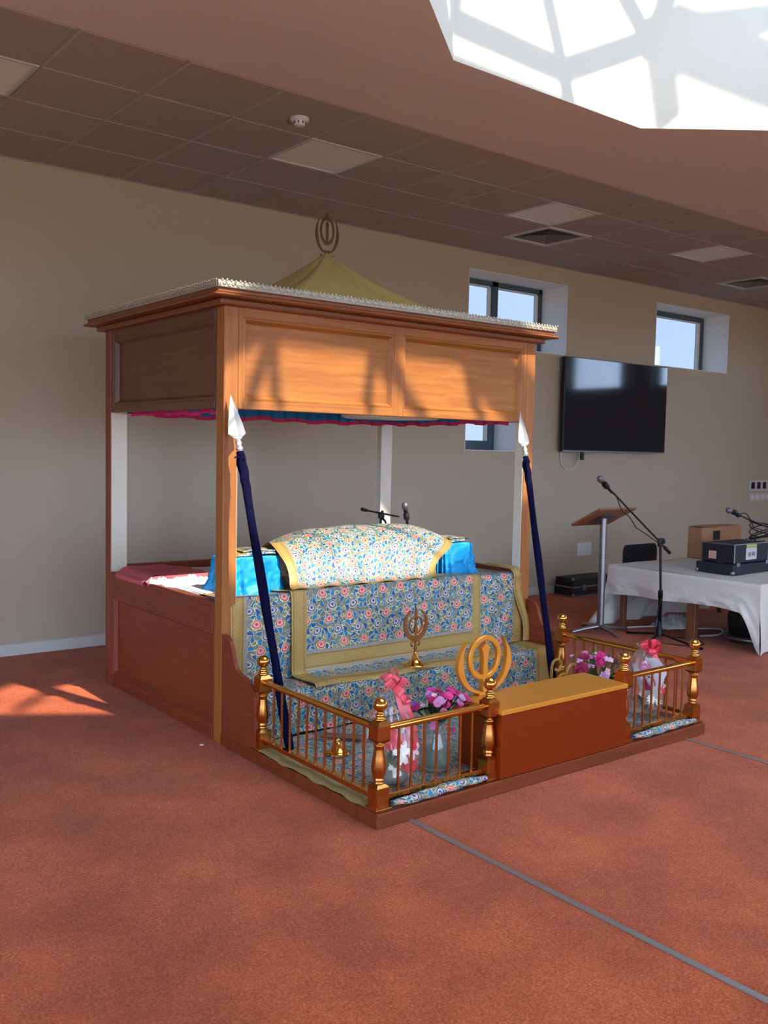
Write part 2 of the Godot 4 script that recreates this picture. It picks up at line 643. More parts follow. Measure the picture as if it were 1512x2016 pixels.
func room() -> void:
	var s := mb()
	boxat(V(-4.2, -0.2, -7.9), V(13.5, 0.0, 6.3), s, 0.0)
	struct("floor", "red-brown fitted carpet across the hall floor", s, M.carpet)
	s = mb()
	box(s, V(2.585, 0.003, -1.0), V(0.028, 0.007, 4.2), 0.002)
	struct("trim_1", "thin grey metal joint strip across the carpet from the platform corner to the front", s, M.strip)
	s = mb()
	box(s, V(4.628, 0.003, -1.4), V(0.022, 0.007, 3.34), 0.002)
	struct("trim_2", "thin joint strip in the carpet at the right end of the platform", s, M.strip)
	# wall behind the throne with its two high windows
	var xs := [-4.2, 6.725, 7.53, 8.25, 9.9, 11.5, 13.5]
	s = mb()
	var zb := ZW - 0.5
	boxat(V(-4.2, 0, zb), V(13.5, 1.62, ZW), s, 0.0)
	boxat(V(-4.2, 3.5, zb), V(13.5, 4.0, ZW), s, 0.0)
	boxat(V(-4.2, 1.62, zb), V(6.725, 3.5, ZW), s, 0.0)
	boxat(V(7.53, 1.62, zb), V(9.9, 2.722, ZW), s, 0.0)
	boxat(V(8.25, 2.722, zb), V(9.9, 3.5, ZW), s, 0.0)
	boxat(V(9.9, 1.62, zb), V(13.5, 2.725, ZW), s, 0.0)
	boxat(V(11.5, 2.725, zb), V(13.5, 3.5, ZW), s, 0.0)
	struct("wall_back", "plain pale wall behind the throne with deep window openings", s, M.wall)
	var rv := mb()
	for e in [[6.725, 1.62, 7.53, 3.5, 0.0], [8.244, 2.722, 8.25, 3.5, 1.0], [6.731, 3.494, 8.25, 3.5, 1.0], [7.53, 2.722, 8.25, 2.728, 1.0], [6.725, 1.62, 6.731, 3.5, 1.0], [7.524, 1.62, 7.53, 2.722, 1.0], [6.731, 1.62, 7.524, 1.626, 1.0],
		[9.9, 2.725, 9.906, 3.5, 1.0], [11.494, 2.725, 11.5, 3.5, 1.0], [9.906, 3.494, 11.494, 3.5, 1.0], [9.906, 2.725, 11.494, 2.731, 1.0]]:
		if e[4] > 0.0: boxat(V(e[0], e[1], ZW - 0.38), V(e[2], e[3], ZW + 0.001), rv, 0.0)
	struct("trim_3", "white painted lining of the two deep window openings", rv, M.reveal)
	# window frames sit deep in the openings
	var zf := ZW - 0.38
	var w1 := structroot("window_1", "blue-grey framed window high in the wall beside the canopy, its left light running lower")
	var fr := mb()
	for b in [[6.725, 6.79, 1.62, 3.5], [7.43, 7.53, 1.62, 3.5], [8.19, 8.25, 2.722, 3.5], [6.79, 7.43, 1.62, 1.73], [6.79, 8.25, 3.44, 3.5], [7.53, 8.19, 2.722, 2.79]]:
		boxat(V(b[0], b[2], zf - 0.07), V(b[1], b[3], zf), fr, 0.004)
	obj("window_frame", fr, M.frame_blue, w1)
	var sl := mb()
	for b in [[7.405, 7.43, 1.73, 3.44], [8.165, 8.19, 2.79, 3.44], [6.79, 7.43, 3.425, 3.44], [7.53, 8.19, 3.425, 3.44]]:
		boxat(V(b[0], b[2], zf - 0.06), V(b[1], b[3], zf - 0.012), sl, 0.002)
	obj("glazing_bead", sl, M.seal, w1)
	for b in [[6.79, 7.43, 1.73, 3.44], [7.53, 8.19, 2.79, 3.44]]:
		var g := mb()
		boxat(V(b[0], b[2], zf - 0.05), V(b[1], b[3], zf - 0.044), g, 0.0)
		obj("pane", g, M.pane, w1)
	var w2 := structroot("window_2", "blue-grey framed single-light window high in the wall right of the television")
	fr = mb()
	for b in [[9.9, 9.96, 2.725, 3.49], [11.43, 11.5, 2.725, 3.49], [9.96, 11.43, 3.43, 3.5], [9.96, 11.43, 2.725, 2.75]]:
		boxat(V(b[0], b[2], zf - 0.07), V(b[1], b[3], zf), fr, 0.004)
	obj("window_frame", fr, M.frame_blue, w2)
	sl = mb()
	for b in [[11.385, 11.43, 2.75, 3.43], [9.96, 11.43, 3.415, 3.43]]:
		boxat(V(b[0], b[2], zf - 0.06), V(b[1], b[3], zf - 0.012), sl, 0.002)
	obj("glazing_bead", sl, M.seal, w2)
	var g2 := mb()
	boxat(V(9.96, 2.75, zf - 0.05), V(11.43, 3.43, zf - 0.044), g2, 0.0)
	obj("pane", g2, M.pane, w2)
	s = mb()
	boxat(V(-4.0, 0, ZW), V(13.3, 0.09, ZW + 0.016), s, 0.004)
	struct("baseboard_back", "painted skirting along the foot of the back wall", s, M.skirting)
	# right, left and front walls with the windows the room has outside the frame
	wall_with_windows("wall_right", "side wall beyond the music table with high windows", true, 13.3, 13.6, -7.744, 6.3, [[-5.7, -4.5, 2.72, 3.5], [-3.85, -2.6, 2.72, 3.5], [-1.4, 0.6, 1.6, 3.3], [1.6, 3.6, 1.6, 3.3]])
	wall_with_windows("wall_left", "side wall at the left end of the hall with tall windows", true, -4.3, -4.0, -7.744, 6.3, [[-3.4, -0.4, 0.15, 3.3], [1.2, 4.2, 0.15, 3.3]])
	wall_with_windows("wall_front", "wall opposite the throne with a row of tall windows", false, 6.0, 6.3, -4.3, 13.6, [[-3.4, -0.6, 0.15, 3.35], [0.2, 3.0, 0.15, 3.35], [3.8, 6.6, 0.15, 3.35], [7.4, 10.2, 0.15, 3.35]])

# a straight wall from a to b along x or z, w0..w1 its thickness, openings as [from, to, sill, head]
func wall_with_windows(called: String, label: String, along_z: bool, w0: float, w1: float, a: float, b: float, open: Array) -> void:
	var s := mb()
	var at := a
	var put := func(p: float, q: float, y0: float, y1: float, st: SurfaceTool, d0: float, d1: float):
		if along_z: boxat(V(d0, y0, p), V(d1, y1, q), st, 0.0)
		else: boxat(V(p, y0, d0), V(q, y1, d1), st, 0.0)
	var wins := []
	for o in open:
		put.call(at, o[0], 0.0, 4.0, s, w0, w1)
		put.call(o[0], o[1], 0.0, o[2], s, w0, w1)
		put.call(o[0], o[1], o[3], 4.0, s, w0, w1)
		at = o[1]
	put.call(at, b, 0.0, 4.0, s, w0, w1)
	struct(called, label, s, M.wall)
	var m := (w0 + w1) / 2
	var n := 3
	for o in open:
		var root := structroot("window_%d" % (wins.size() + {"wall_right": 4, "wall_left": 8, "wall_front": 10}[called]), "blue-grey framed window in the %s" % label.left(label.find(" with")))
		wins.append(root)
		var fr := mb()
		put.call(o[0], o[0] + 0.06, o[2], o[3], fr, m - 0.035, m + 0.035)
		put.call(o[1] - 0.06, o[1], o[2], o[3], fr, m - 0.035, m + 0.035)
		put.call(o[0] + 0.06, o[1] - 0.06, o[2], o[2] + 0.06, fr, m - 0.035, m + 0.035)
		put.call(o[0] + 0.06, o[1] - 0.06, o[3] - 0.06, o[3], fr, m - 0.035, m + 0.035)
		obj("window_frame", fr, M.frame_blue, root)
		var g := mb()
		put.call(o[0] + 0.06, o[1] - 0.06, o[2] + 0.06, o[3] - 0.06, g, m - 0.003, m + 0.003)
		obj("pane", g, M.roof_glass, root)

func ceiling_tiles() -> void:
	var root := structroot("ceiling", "suspended ceiling of square mineral tiles in a thin metal grid above the throne")
	var x0 := 2.356
	var zl := [-4.79, -5.395, -6.0, -6.605, -7.244]
	var lights := {"2_1": "square ceiling light panel, switched off, above the canopy roof", "6_1": "square ceiling light panel, switched off, next to the nearer air vent", "10_1": "square ceiling light panel, switched off, farthest along the ceiling to the right", "-2_1": "square ceiling light panel, switched off, cut by the left edge of the photo"}
	var vents := {"7_2": "square louvred ceiling air vent above the two-light window", "13_2": "square louvred ceiling air vent at the far right above the single window"}
	for i in range(-11, 19):
		for j in 4:
			var a := x0 + i * 0.6
			var zc: float = (zl[j] + zl[j + 1]) / 2
			var dz: float = zl[j] - zl[j + 1]
			var k := "%d_%d" % [i, j]
			var c := V(a + 0.3, CEIL, zc)
			if lights.has(k):
				ceiling_light(c, dz, lights[k])
			elif vents.has(k):
				ceiling_vent(c, dz, vents[k])
			else:
				var s := mb()
				box(s, c + V(0, 0.008, 0), V(0.6 - 0.02, 0.018, dz - 0.02), 0.006, Transform3D.IDENTITY, 0)
				obj("tile", s, M.tile, root)
	var g := mb()
	for i in range(-11, 20):
		boxat(V(x0 + i * 0.6 - 0.012, CEIL + 0.005, -7.244), V(x0 + i * 0.6 + 0.012, CEIL + 0.03, -4.79), g, 0.0)
	obj("cross_tee", g, M.tbar, root)
	g = mb()
	for j in 4:
		boxat(V(-4.2, CEIL + 0.004, zl[j] - 0.012), V(13.4, CEIL + 0.03, zl[j] + 0.012), g, 0.0)
	boxat(V(-4.2, CEIL - 0.004, -7.244), V(13.4, CEIL + 0.02, -7.222), g, 0.0)
	obj("main_runner", g, M.tbar, root)
	g = mb()
	boxat(V(-4.3, CEIL + 0.05, -7.75), V(13.6, CEIL + 0.3, -4.79), g, 0.0)
	obj("ceiling_deck", g, M.plaster, root)
	# smoke detector
	var d := thing("smoke_detector", "small round smoke detector on the ceiling edge left above the canopy", "detector", V(3.282, CEIL, -5.134))
	var s := mb()
	lathe(s, [[0.0, -0.022], [0.056, -0.022], [0.06, -0.014], [0.058, 0.0], [0.0, 0.0]], 20)
	obj("base", s, M.plastic_white, d)
	s = mb()
	lathe(s, [[0.0, -0.052], [0.03, -0.05], [0.036, -0.044], [0.036, -0.02]], 20)
	obj("sensor_cap", s, M.plastic_white, d)
	s = mb()
	for k in 8:
		var a := TAU * k / 8
		box(s, Vector3.ZERO, V(0.008, 0.014, 0.004), 0.001, Transform3D(Basis(Vector3.UP, a), V(sin(a) * 0.037, -0.033, cos(a) * 0.037)))
	obj("vent_slot", s, M.vent_dark, d)

func ceiling_light(c: Vector3, dz: float, label: String) -> void:
	var t := thing("ceiling_light", label, "ceiling light", c, 0, "square ceiling light panels")
	var s := mb()
	for e in [[-0.289, 0, 0.022, dz - 0.02], [0.289, 0, 0.022, dz - 0.02], [0, -dz / 2 + 0.021, 0.556, 0.022], [0, dz / 2 - 0.021, 0.556, 0.022]]:
		box(s, V(e[0], 0.006, e[1]), V(e[2], 0.02, e[3]), 0.002)
	obj("frame", s, M.vent, t)
	s = mb()
	box(s, V(0, 0.01, 0), V(0.556, 0.012, dz - 0.064), 0.002)
	obj("diffuser", s, M.diffuser, t)

func ceiling_vent(c: Vector3, dz: float, label: String) -> void:
	var t := thing("ceiling_vent", label, "air vent", c, 0, "louvred ceiling air vents")
	var s := mb()
	for e in [[-0.278, 0, 0.045, dz - 0.012], [0.278, 0, 0.045, dz - 0.012], [0, -dz / 2 + 0.028, 0.51, 0.045], [0, dz / 2 - 0.028, 0.51, 0.045]]:
		box(s, V(e[0], 0.002, e[1]), V(e[2], 0.024, e[3]), 0.004)
	obj("frame", s, M.vent, t)
	s = mb()
	box(s, V(0, 0.045, 0), V(0.51, 0.006, dz - 0.1), 0.0)
	obj("duct_opening", s, M.vent_dark, t)
	# four banks of blades, each throwing air its own way
	for q in 4:
		var bank := Node3D.new()
		bank.name = "louvre_bank"
		t.add_child(bank, true)
		bank.rotation.y = q * PI / 2
		for k in 7:
			var d := 0.035 + k * 0.033
			s = mb()
			box(s, Vector3.ZERO, V(d * 2.0, 0.002, 0.03), 0.0008, Transform3D(Basis(Vector3.RIGHT, 0.95), V(0, 0.012 + 0.001 * (7 - k), d)))
			obj("slat", s, M.vent_slat, bank)

# plaster ceiling with the opening of the roof lantern, its deep shaft and the glazed top
func lantern() -> void:
	var S := [Vector2(3.42, -3.85), Vector2(5.02, -3.85), Vector2(7.4, -1.94), Vector2(7.4, -0.3), Vector2(5.02, 1.85), Vector2(3.42, 1.85), Vector2(0.84, -0.2), Vector2(0.84, -1.8)]
	var outer := [Vector2(-4.3, -4.79), Vector2(13.6, -4.79), Vector2(13.6, 6.3), Vector2(-4.3, 6.3)]
	var s := mb()
	plate_with_hole(s, outer, S, CEIL, CEIL + 0.25, false)
	struct("ceiling_front", "smooth plaster ceiling around the many-sided roof light", s, M.plaster)
	var root := structroot("wall_shaft", "white many-sided light shaft rising above the plaster ceiling")
	var mid := Vector2(4.22, -1.2)
	for i in S.size():
		var a: Vector2 = S[i]
		var b: Vector2 = S[(i + 1) % S.size()]
		var oa := a + (a - mid).normalized() * 0.2
		var ob := b + (b - mid).normalized() * 0.2
		s = mb()
		var lo := CEIL
		var hi := SHAFT_TOP
		var q := [V(a.x, lo, a.y), V(b.x, lo, b.y), V(b.x, hi, b.y), V(a.x, hi, a.y)]
		var o := [V(oa.x, lo, oa.y), V(ob.x, lo, ob.y), V(ob.x, hi, ob.y), V(oa.x, hi, oa.y)]
		var mo := (a + b) / 2 - mid
		face(s, q, V(-mo.x, 0, -mo.y))
		face(s, o, V(mo.x, 0, mo.y))
		face(s, [q[3], q[2], o[2], o[3]], Vector3.UP)
		obj("shaft_panel", s, M.shaft, root)
	# glazed opening in the lid, in the plan of the ceiling moved along the sun by the height of the shaft
	var d := SHAFT_TOP - CEIL
	var lift := Vector2(0.25, 0.943) * d
	var G := [Vector2(2.3, -4.75), Vector2(5.0, -4.75), Vector2(5.9, -4.0), Vector2(5.9, -2.4), Vector2(4.6, -1.7), Vector2(3.2, -1.72), Vector2(2.3, -2.3)].map(func(p): return p + lift)
	s = mb()
	plate_with_hole(s, [Vector2(0.2, -4.4), Vector2(8.6, -4.4), Vector2(8.6, 2.5), Vector2(0.2, 2.5)], G, SHAFT_TOP, SHAFT_TOP + 0.12)
	struct("ceiling_lid", "flat roof over the light shaft round the glazed opening", s, M.shaft)
	var w := structroot("window_3", "glazed roof light with a web of white bars over the shaft")
	s = mb()
	var top := SHAFT_TOP + 0.07
	var poly := PackedVector2Array(G)
	var tri := Geometry2D.triangulate_polygon(poly)
	for y in [top, top + 0.006]:
		for k in range(0, tri.size(), 3):
			face(s, [0, 1, 2].map(func(j): return V(poly[tri[k + j]].x, y, poly[tri[k + j]].y)), Vector3.UP if y > top else Vector3.DOWN)
	obj("pane", s, M.roof_glass, w)
	# bars: [u0, v0, u1, v1, width]
	var J1 := Vector2(4.25, -3.98)
	var J2 := Vector2(4.94, -4.34)
	for e in [
		[Vector2(2.5, -4.04), J1, 0.10], [J1, J2, 0.11], [J2, Vector2(5.9, -3.27), 0.17], [J2, Vector2(5.15, -3.76), 0.09],
		[J2, Vector2(5.9, -3.68), 0.08], [J2, Vector2(4.3, -4.74), 0.09], [J2, Vector2(4.92, -4.74), 0.08], [Vector2(3.7, -4.74), J1, 0.07], [J1, Vector2(4.36, -3.8), 0.09],
		[Vector2(3.4, -4.6), Vector2(3.32, -3.85), 0.09],
		[Vector2(2.3, -2.62), Vector2(3.02, -3.19), 0.2], [Vector2(2.95, -3.23), Vector2(4.56, -3.21), 0.32], [Vector2(4.51, -3.22), Vector2(5.9, -2.22), 0.32],
		[Vector2(2.75, -3.6), Vector2(4.62, -3.56), 0.5],
		[Vector2(3.08, -3.1), Vector2(3.03, -2.69), 0.07], [Vector2(3.03, -2.69), Vector2(2.62, -2.2), 0.04], [Vector2(3.08, -3.1), Vector2(3.22, -2.70), 0.07], [Vector2(3.22, -2.7), Vector2(3.6, -1.72), 0.02],
		[Vector2(3.78, -3.1), Vector2(3.84, -2.7), 0.075], [Vector2(3.84, -2.7), Vector2(4.0, -1.72), 0.022], [Vector2(3.80, -3.06), Vector2(4.26, -2.69), 0.09], [Vector2(4.26, -2.69), Vector2(4.9, -1.85), 0.022],
		[Vector2(4.56, -3.05), Vector2(4.76, -2.68), 0.08], [Vector2(4.76, -2.68), Vector2(5.1, -1.98), 0.022]]:
		var a: Vector2 = e[0] + lift
		var b: Vector2 = e[1] + lift
		var c := (a + b) / 2
		s = mb()
		box(s, Vector3.ZERO, V((b - a).length(), 0.06, e[2]), 0.004, Transform3D(Basis(Vector3.UP, -(b - a).angle()), V(c.x, SHAFT_TOP + 0.03, c.y)))
		obj("glazing_bar", s, M.timber_white, w)

func plate_with_hole(s: SurfaceTool, outer: Array, hole: Array, y0: float, y1: float, inner_rim := true) -> void:
	# cut the plate in two through the hole so that each half is a simple polygon
	var c := Vector2.ZERO
	for p in hole: c += p
	c /= hole.size()
	var big := PackedVector2Array(outer)
	var cut := PackedVector2Array(hole)
	for half in [[-50.0, c.x], [c.x, 50.0]]:
		var strip := PackedVector2Array([Vector2(half[0], -50), Vector2(half[1], -50), Vector2(half[1], 50), Vector2(half[0], 50)])
		for piece in Geometry2D.intersect_polygons(big, strip):
			for p in Geometry2D.clip_polygons(piece, cut):
				var tri := Geometry2D.triangulate_polygon(p)
				for k in range(0, tri.size(), 3):
					for y in [y0, y1]:
						face(s, [0, 1, 2].map(func(j): return V(p[tri[k + j]].x, y, p[tri[k + j]].y)), Vector3.UP if y == y1 else Vector3.DOWN)
	for ring in ([outer, hole] if inner_rim else [outer]):
		var rc := Vector2.ZERO
		for p in ring: rc += p
		rc /= ring.size()
		for i in ring.size():
			var a: Vector2 = ring[i]
			var b: Vector2 = ring[(i + 1) % ring.size()]
			var o := ((a + b) / 2 - rc) * (1.0 if ring == outer else -1.0)
			face(s, [V(a.x, y0, a.y), V(b.x, y0, b.y), V(b.x, y1, b.y), V(a.x, y1, a.y)], V(o.x, 0, o.y))

# ---------------------------------------------------------------- the throne
const X0 := 2.403
const X1 := 4.777
const ZF := -4.46
const ZR := -6.096

# framed panel set in a local frame: x along the face, y up, z out of the face
func framed(parent: Node3D, t: Transform3D, w: float, y0: float, y1: float, open: Array, deep: float, m: Material) -> void:
	var s := mb()
	var xs := [0.0]
	for o in open:
		box(s, V((xs[-1] + o[0]) / 2, (y0 + y1) / 2, -deep / 2), V(o[0] - xs[-1], y1 - y0, deep), 0.003, t, 1)
		box(s, V((o[0] + o[1]) / 2, (y0 + o[2]) / 2, -deep / 2), V(o[1] - o[0], o[2] - y0, deep), 0.003, t, 0)
		box(s, V((o[0] + o[1]) / 2, (o[3] + y1) / 2, -deep / 2), V(o[1] - o[0], y1 - o[3], deep), 0.003, t, 0)
		xs.append(o[1])
	box(s, V((xs[-1] + w) / 2, (y0 + y1) / 2, -deep / 2), V(w - xs[-1], y1 - y0, deep), 0.003, t, 1)
	obj("panel_frame", s, m, parent)
	for o in open:
		s = mb()
		box(s, V((o[0] + o[1]) / 2, (o[2] + o[3]) / 2, -deep * 0.72), V(o[1] - o[0] + 0.004, o[3] - o[2] + 0.004, deep * 0.3), 0.001, t, 0)
		obj("panel", s, m, parent)
		s = mb()
		var zi := -deep * 0.55
		var k := 0.03
		var a := [V(o[0], o[2], -0.004), V(o[1], o[2], -0.004), V(o[1], o[3], -0.004), V(o[0], o[3], -0.004)]
		var b := [V(o[0] + k, o[2] + k, zi), V(o[1] - k, o[2] + k, zi), V(o[1] - k, o[3] - k, zi), V(o[0] + k, o[3] - k, zi)]
		var c := [V(o[0] + k * 0.45, o[2] + k * 0.45, -0.002), V(o[1] - k * 0.45, o[2] + k * 0.45, -0.002), V(o[1] - k * 0.45, o[3] - k * 0.45, -0.002), V(o[0] + k * 0.45, o[3] - k * 0.45, -0.002)]
		for i in 4:
			var j := (i + 1) % 4
			for q in [[a[i], a[j], c[j], c[i]], [c[i], c[j], b[j], b[i]]]:
				face(s, q.map(func(v): return t * v), t.basis * V(0, 0, 1), q.map(func(v): return Vector2(v.x, v.y) if i % 2 == 0 else Vector2(v.y, v.x)))
		obj("moulding", s, m, parent)

func throne() -> void:
	var t := thing("canopy_throne", "large wooden canopy throne with four posts, panelled valance, raised bed and low stepped platform", "throne")
	var fx := Basis.IDENTITY
	# posts, with pale plastic lining on their inner faces
	for e in [[X0, ZF, 1, -1], [X1, ZF, -1, -1], [X0, ZR, 1, 1], [X1, ZR, -1, 1]]:
		var s := mb()
		var w := 0.084
		var a := V(minf(e[0], e[0] + e[2] * w), 0.0, minf(e[1], e[1] + e[3] * w))
		var rear: bool = e[3] > 0
		var hi := a + V(w, 2.375, w)
		if rear:
			hi.z -= 0.0
		boxat(a, hi, s, 0.004, 1)
		var p := obj("post", s, M.wood if not rear else M.wood_base, t)
		s = mb()
		var y0 := 0.74
		var xi: float = e[0] + e[2] * w
		if rear:
			boxat(V(a.x + (0.006 if e[2] > 0 else -0.03), y0, hi.z), V(hi.x + (0.03 if e[2] > 0 else -0.006), 1.83, hi.z + 0.006), s, 0.001)
			boxat(V(xi - 0.003, y0, a.z), V(xi + 0.003, 1.83, hi.z), s, 0.001)
		else:
			boxat(V(xi - 0.005, y0, a.z + 0.004), V(xi + 0.005, 1.83, hi.z - 0.008), s, 0.001)
			boxat(V(a.x + 0.004, y0, a.z - 0.006), V(hi.x - 0.004, 1.83, a.z), s, 0.001)
		obj("lining", s, M.white_pvc, p)
	# valance: front with two panels, sides and back with one
	var val := Node3D.new()
	val.name = "valance"
	t.add_child(val)
	var wf := X1 - X0 - 0.168
	framed(val, Transform3D(fx, V(X0 + 0.084, 0, ZF - 0.002)), wf, 1.815, 2.375, [[0.03, 1.063, 1.86, 2.302], [1.135, wf - 0.03, 1.86, 2.302]], 0.05, M.wood)
	var ws := ZF - ZR - 0.168
	var left := Basis(V(0, 0, 1), V(0, 1, 0), V(-1, 0, 0))
	var right := Basis(V(0, 0, -1), V(0, 1, 0), V(1, 0, 0))
	var back := Basis(V(-1, 0, 0), V(0, 1, 0), V(0, 0, -1))
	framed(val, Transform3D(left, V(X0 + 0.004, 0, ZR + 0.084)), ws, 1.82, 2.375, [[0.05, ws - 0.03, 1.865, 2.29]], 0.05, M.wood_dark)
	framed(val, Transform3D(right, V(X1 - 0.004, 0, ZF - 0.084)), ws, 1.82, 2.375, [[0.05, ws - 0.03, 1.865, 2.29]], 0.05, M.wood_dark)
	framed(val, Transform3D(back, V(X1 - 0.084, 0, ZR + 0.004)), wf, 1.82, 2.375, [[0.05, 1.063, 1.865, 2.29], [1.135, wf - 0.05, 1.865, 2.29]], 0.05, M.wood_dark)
	# cornice in stepped courses
	var cor := Node3D.new()
	cor.name = "cornice"
	t.add_child(cor)
	for c in [[0.045, 2.352, 2.385], [0.112, 2.385, 2.402], [0.088, 2.402, 2.432]]:
		var s := mb()
		boxat(V(X0 - c[0], c[1], ZR - c[0]), V(X1 + c[0], c[2], ZF + c[0]), s, 0.007, 0)
		obj("cornice_course", s, M.wood_cornice, cor)
	# base under the bed
	var base := Node3D.new()
	base.name = "bed_base"
	t.add_child(base)
	framed(base, Transform3D(left, V(X0 + 0.004, 0, ZR + 0.084)), ws, 0.0, 0.765, [[0.03, ws - 0.03, 0.075, 0.6]], 0.05, M.wood_base)
	framed(base, Transform3D(right, V(X1 - 0.004, 0, ZF - 0.084)), ws, 0.0, 0.80, [[0.03, ws - 0.03, 0.075, 0.6]], 0.05, M.wood_base)
	framed(base, Transform3D(back, V(X1 - 0.084, 0, ZR + 0.004)), wf, 0.0, 0.80, [[0.03, wf - 0.03, 0.075, 0.6]], 0.05, M.wood_base)
	var s := mb()
	boxat(V(X0 + 0.084, 0.70, ZR + 0.06), V(X1 - 0.084, 0.752, ZF - 0.2), s, 0.003, 0)
	obj("deck", s, M.wood_base, base)
	s = mb()
	boxat(V(X0 + 0.084, 0.0, ZF - 0.24), V(X1 - 0.084, 0.70, ZF - 0.21), s, 0.003, 0)
	obj("front_board", s, M.wood_base, base)
	# wing boards with the wavy edge
	for x in [X0 + 0.012, X1 - 0.012]:
		s = mb()
		var out := []
		for p in spline([V(ZF, 0.607, 0), V(ZF + 0.045, 0.603, 0), V(ZF + 0.088, 0.578, 0), V(ZF + 0.115, 0.53, 0), V(ZF + 0.135, 0.475, 0), V(ZF + 0.175, 0.435, 0), V(ZF + 0.235, 0.42, 0), V(ZF + 0.29, 0.40, 0), V(ZF + 0.335, 0.352, 0), V(ZF + 0.35, 0.29, 0), V(ZF + 0.353, 0.064, 0)], 5):
			out.append(Vector2(p.x, p.y))
		out.append(Vector2(ZF, 0.064))
		extrude(s, out, 0.022, Transform3D(Basis(V(0, 0, 1), V(0, 1, 0), V(-1, 0, 0)), V(x, 0, 0)))
		obj("wing_board", s, M.wood_base, t)
	# low platform
	s = mb()
	boxat(V(X0 - 0.004, 0.0, ZF - 0.002), V(4.806, 0.066, -3.065), s, 0.004, 0)
	obj("platform", s, M.platform, t)
	s = mb()
	boxat(V(X0 + 0.03, 0.066, ZF - 0.09), V(X1 - 0.03, 0.31, -4.205), s, 0.01, 0)
	obj("step", s, M.wood_base, t)
	# lamp tray under the canopy roof and the ceiling board
	s = mb()
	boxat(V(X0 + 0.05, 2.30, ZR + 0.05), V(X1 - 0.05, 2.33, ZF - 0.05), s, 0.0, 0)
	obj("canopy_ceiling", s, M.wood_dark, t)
	s = mb()
	lathe(s, [[0.0, 0.0], [0.33, 0.0], [0.36, 0.012], [0.36, 0.03], [0.0, 0.03]], 28, Transform3D(Basis.IDENTITY, V(4.2, 1.832, -5.3)))
	obj("lamp_disc", s, M.plastic_white, t)
	s = mb()
	rod(s, V(4.2, 1.86, -5.3), V(4.2, 2.3, -5.3), 0.012)
	obj("lamp_stem", s, M.plastic_white, t)
	# embroidered trim round the roof edge
	var tr := thing("beaded_trim", "silver beaded lace trim running along the top edge of the canopy cornice", "trim")
	var xa := X0 - 0.095
	var xb := X1 + 0.095
	var za := ZR - 0.095
	var zb := ZF + 0.095
	s = mb()
	for e in [[xa, zb, xb, zb], [xa, za, xb, za], [xa, za, xa, zb], [xb, za, xb, zb]]:
		boxat(V(minf(e[0], e[2]) - 0.006, 2.428, minf(e[1], e[3]) - 0.006), V(maxf(e[0], e[2]) + 0.006, 2.466, maxf(e[1], e[3]) + 0.006), s, 0.004)
	obj("ribbon", s, M.lace_base, tr)
	var bd := mb()
	var sc := mb()
	for e in [[V(xa, 0, zb + 0.007), V(xb, 0, zb + 0.007), V(0, 0, 1)], [V(xa - 0.007, 0, za), V(xa - 0.007, 0, zb), V(-1, 0, 0)]]:
		var n := int((e[1] - e[0]).length() / 0.026)
		for k in n:
			var p: Vector3 = e[0].lerp(e[1], (k + 0.5) / n)
			var d: Vector3 = (e[1] - e[0]).normalized()
			# a little scroll of cord and a bead in its eye
			var cur := []
			var sg := 1.0 if k % 2 else -1.0
			for j in 7:
				var a := j * 0.95
				var r := 0.011 - j * 0.0012
				cur.append(p + d * cos(a) * r * 1.1 + V(0, 2.447 + sin(a) * r * sg * 1.2, 0) + e[2] * 0.002)
			tube(sc, cur, 0.0026, 4, false)
			ball(bd, p + V(0, 2.447, 0) + e[2] * 0.003, 0.0052, 6)
			ball(bd, p + d * 0.013 + V(0, 2.466 + 0.002 * sin(k * 1.7), 0), 0.0065, 6)
	obj("cord_scroll", sc, M.lace, tr).set_meta("kind", "stuff")
	obj("bead", bd, M.lace, tr).set_meta("kind", "stuff")
	# tent of cloth on the roof
	var roof := mb()
	var cx := (X0 + X1) / 2
	var cz := (ZF + ZR) / 2
	sheet([roof], func(u, v):
		var a: float = u * TAU + PI / 4
		var sq: float = 1.0 / maxf(absf(cos(a)), absf(sin(a)))
		var s2: float = v
		var fold: float = 0.018 * sin(u * TAU * 9.0 + 1.0) * sin(v * PI) + 0.012 * sin(u * TAU * 17.0) * sin(v * PI)
		var y: float = 2.45 + 0.47 * pow(1.0 - s2, 1.16) + fold * 0.6
		var rr: float = lerpf(1.0, sq, smoothstep(0.02, 0.8, v)) * s2
		return V(3.6 + cos(a) * rr * 0.74, y, cz + sin(a) * rr * 0.62), 96, 22, func(u, v): return 0, func(u, v): return Vector2(u, v))
	tag(obj("roof_cloth", roof, M.roof_cloth), "plain gold-coloured cloth pulled up into a tent on top of the canopy", "cloth")
	# frill hanging inside the valance
	var fr := thing("ceiling_frill", "blue gathered cloth frill with a pink edge hanging inside the canopy", "frill")
	var f1 := mb()
	var f2 := mb()
	var per := [V(X0 + 0.14, 0, ZF - 0.12), V(X0 + 0.14, 0, ZR + 0.14), V(X1 - 0.14, 0, ZR + 0.14), V(X1 - 0.14, 0, ZF - 0.12)]
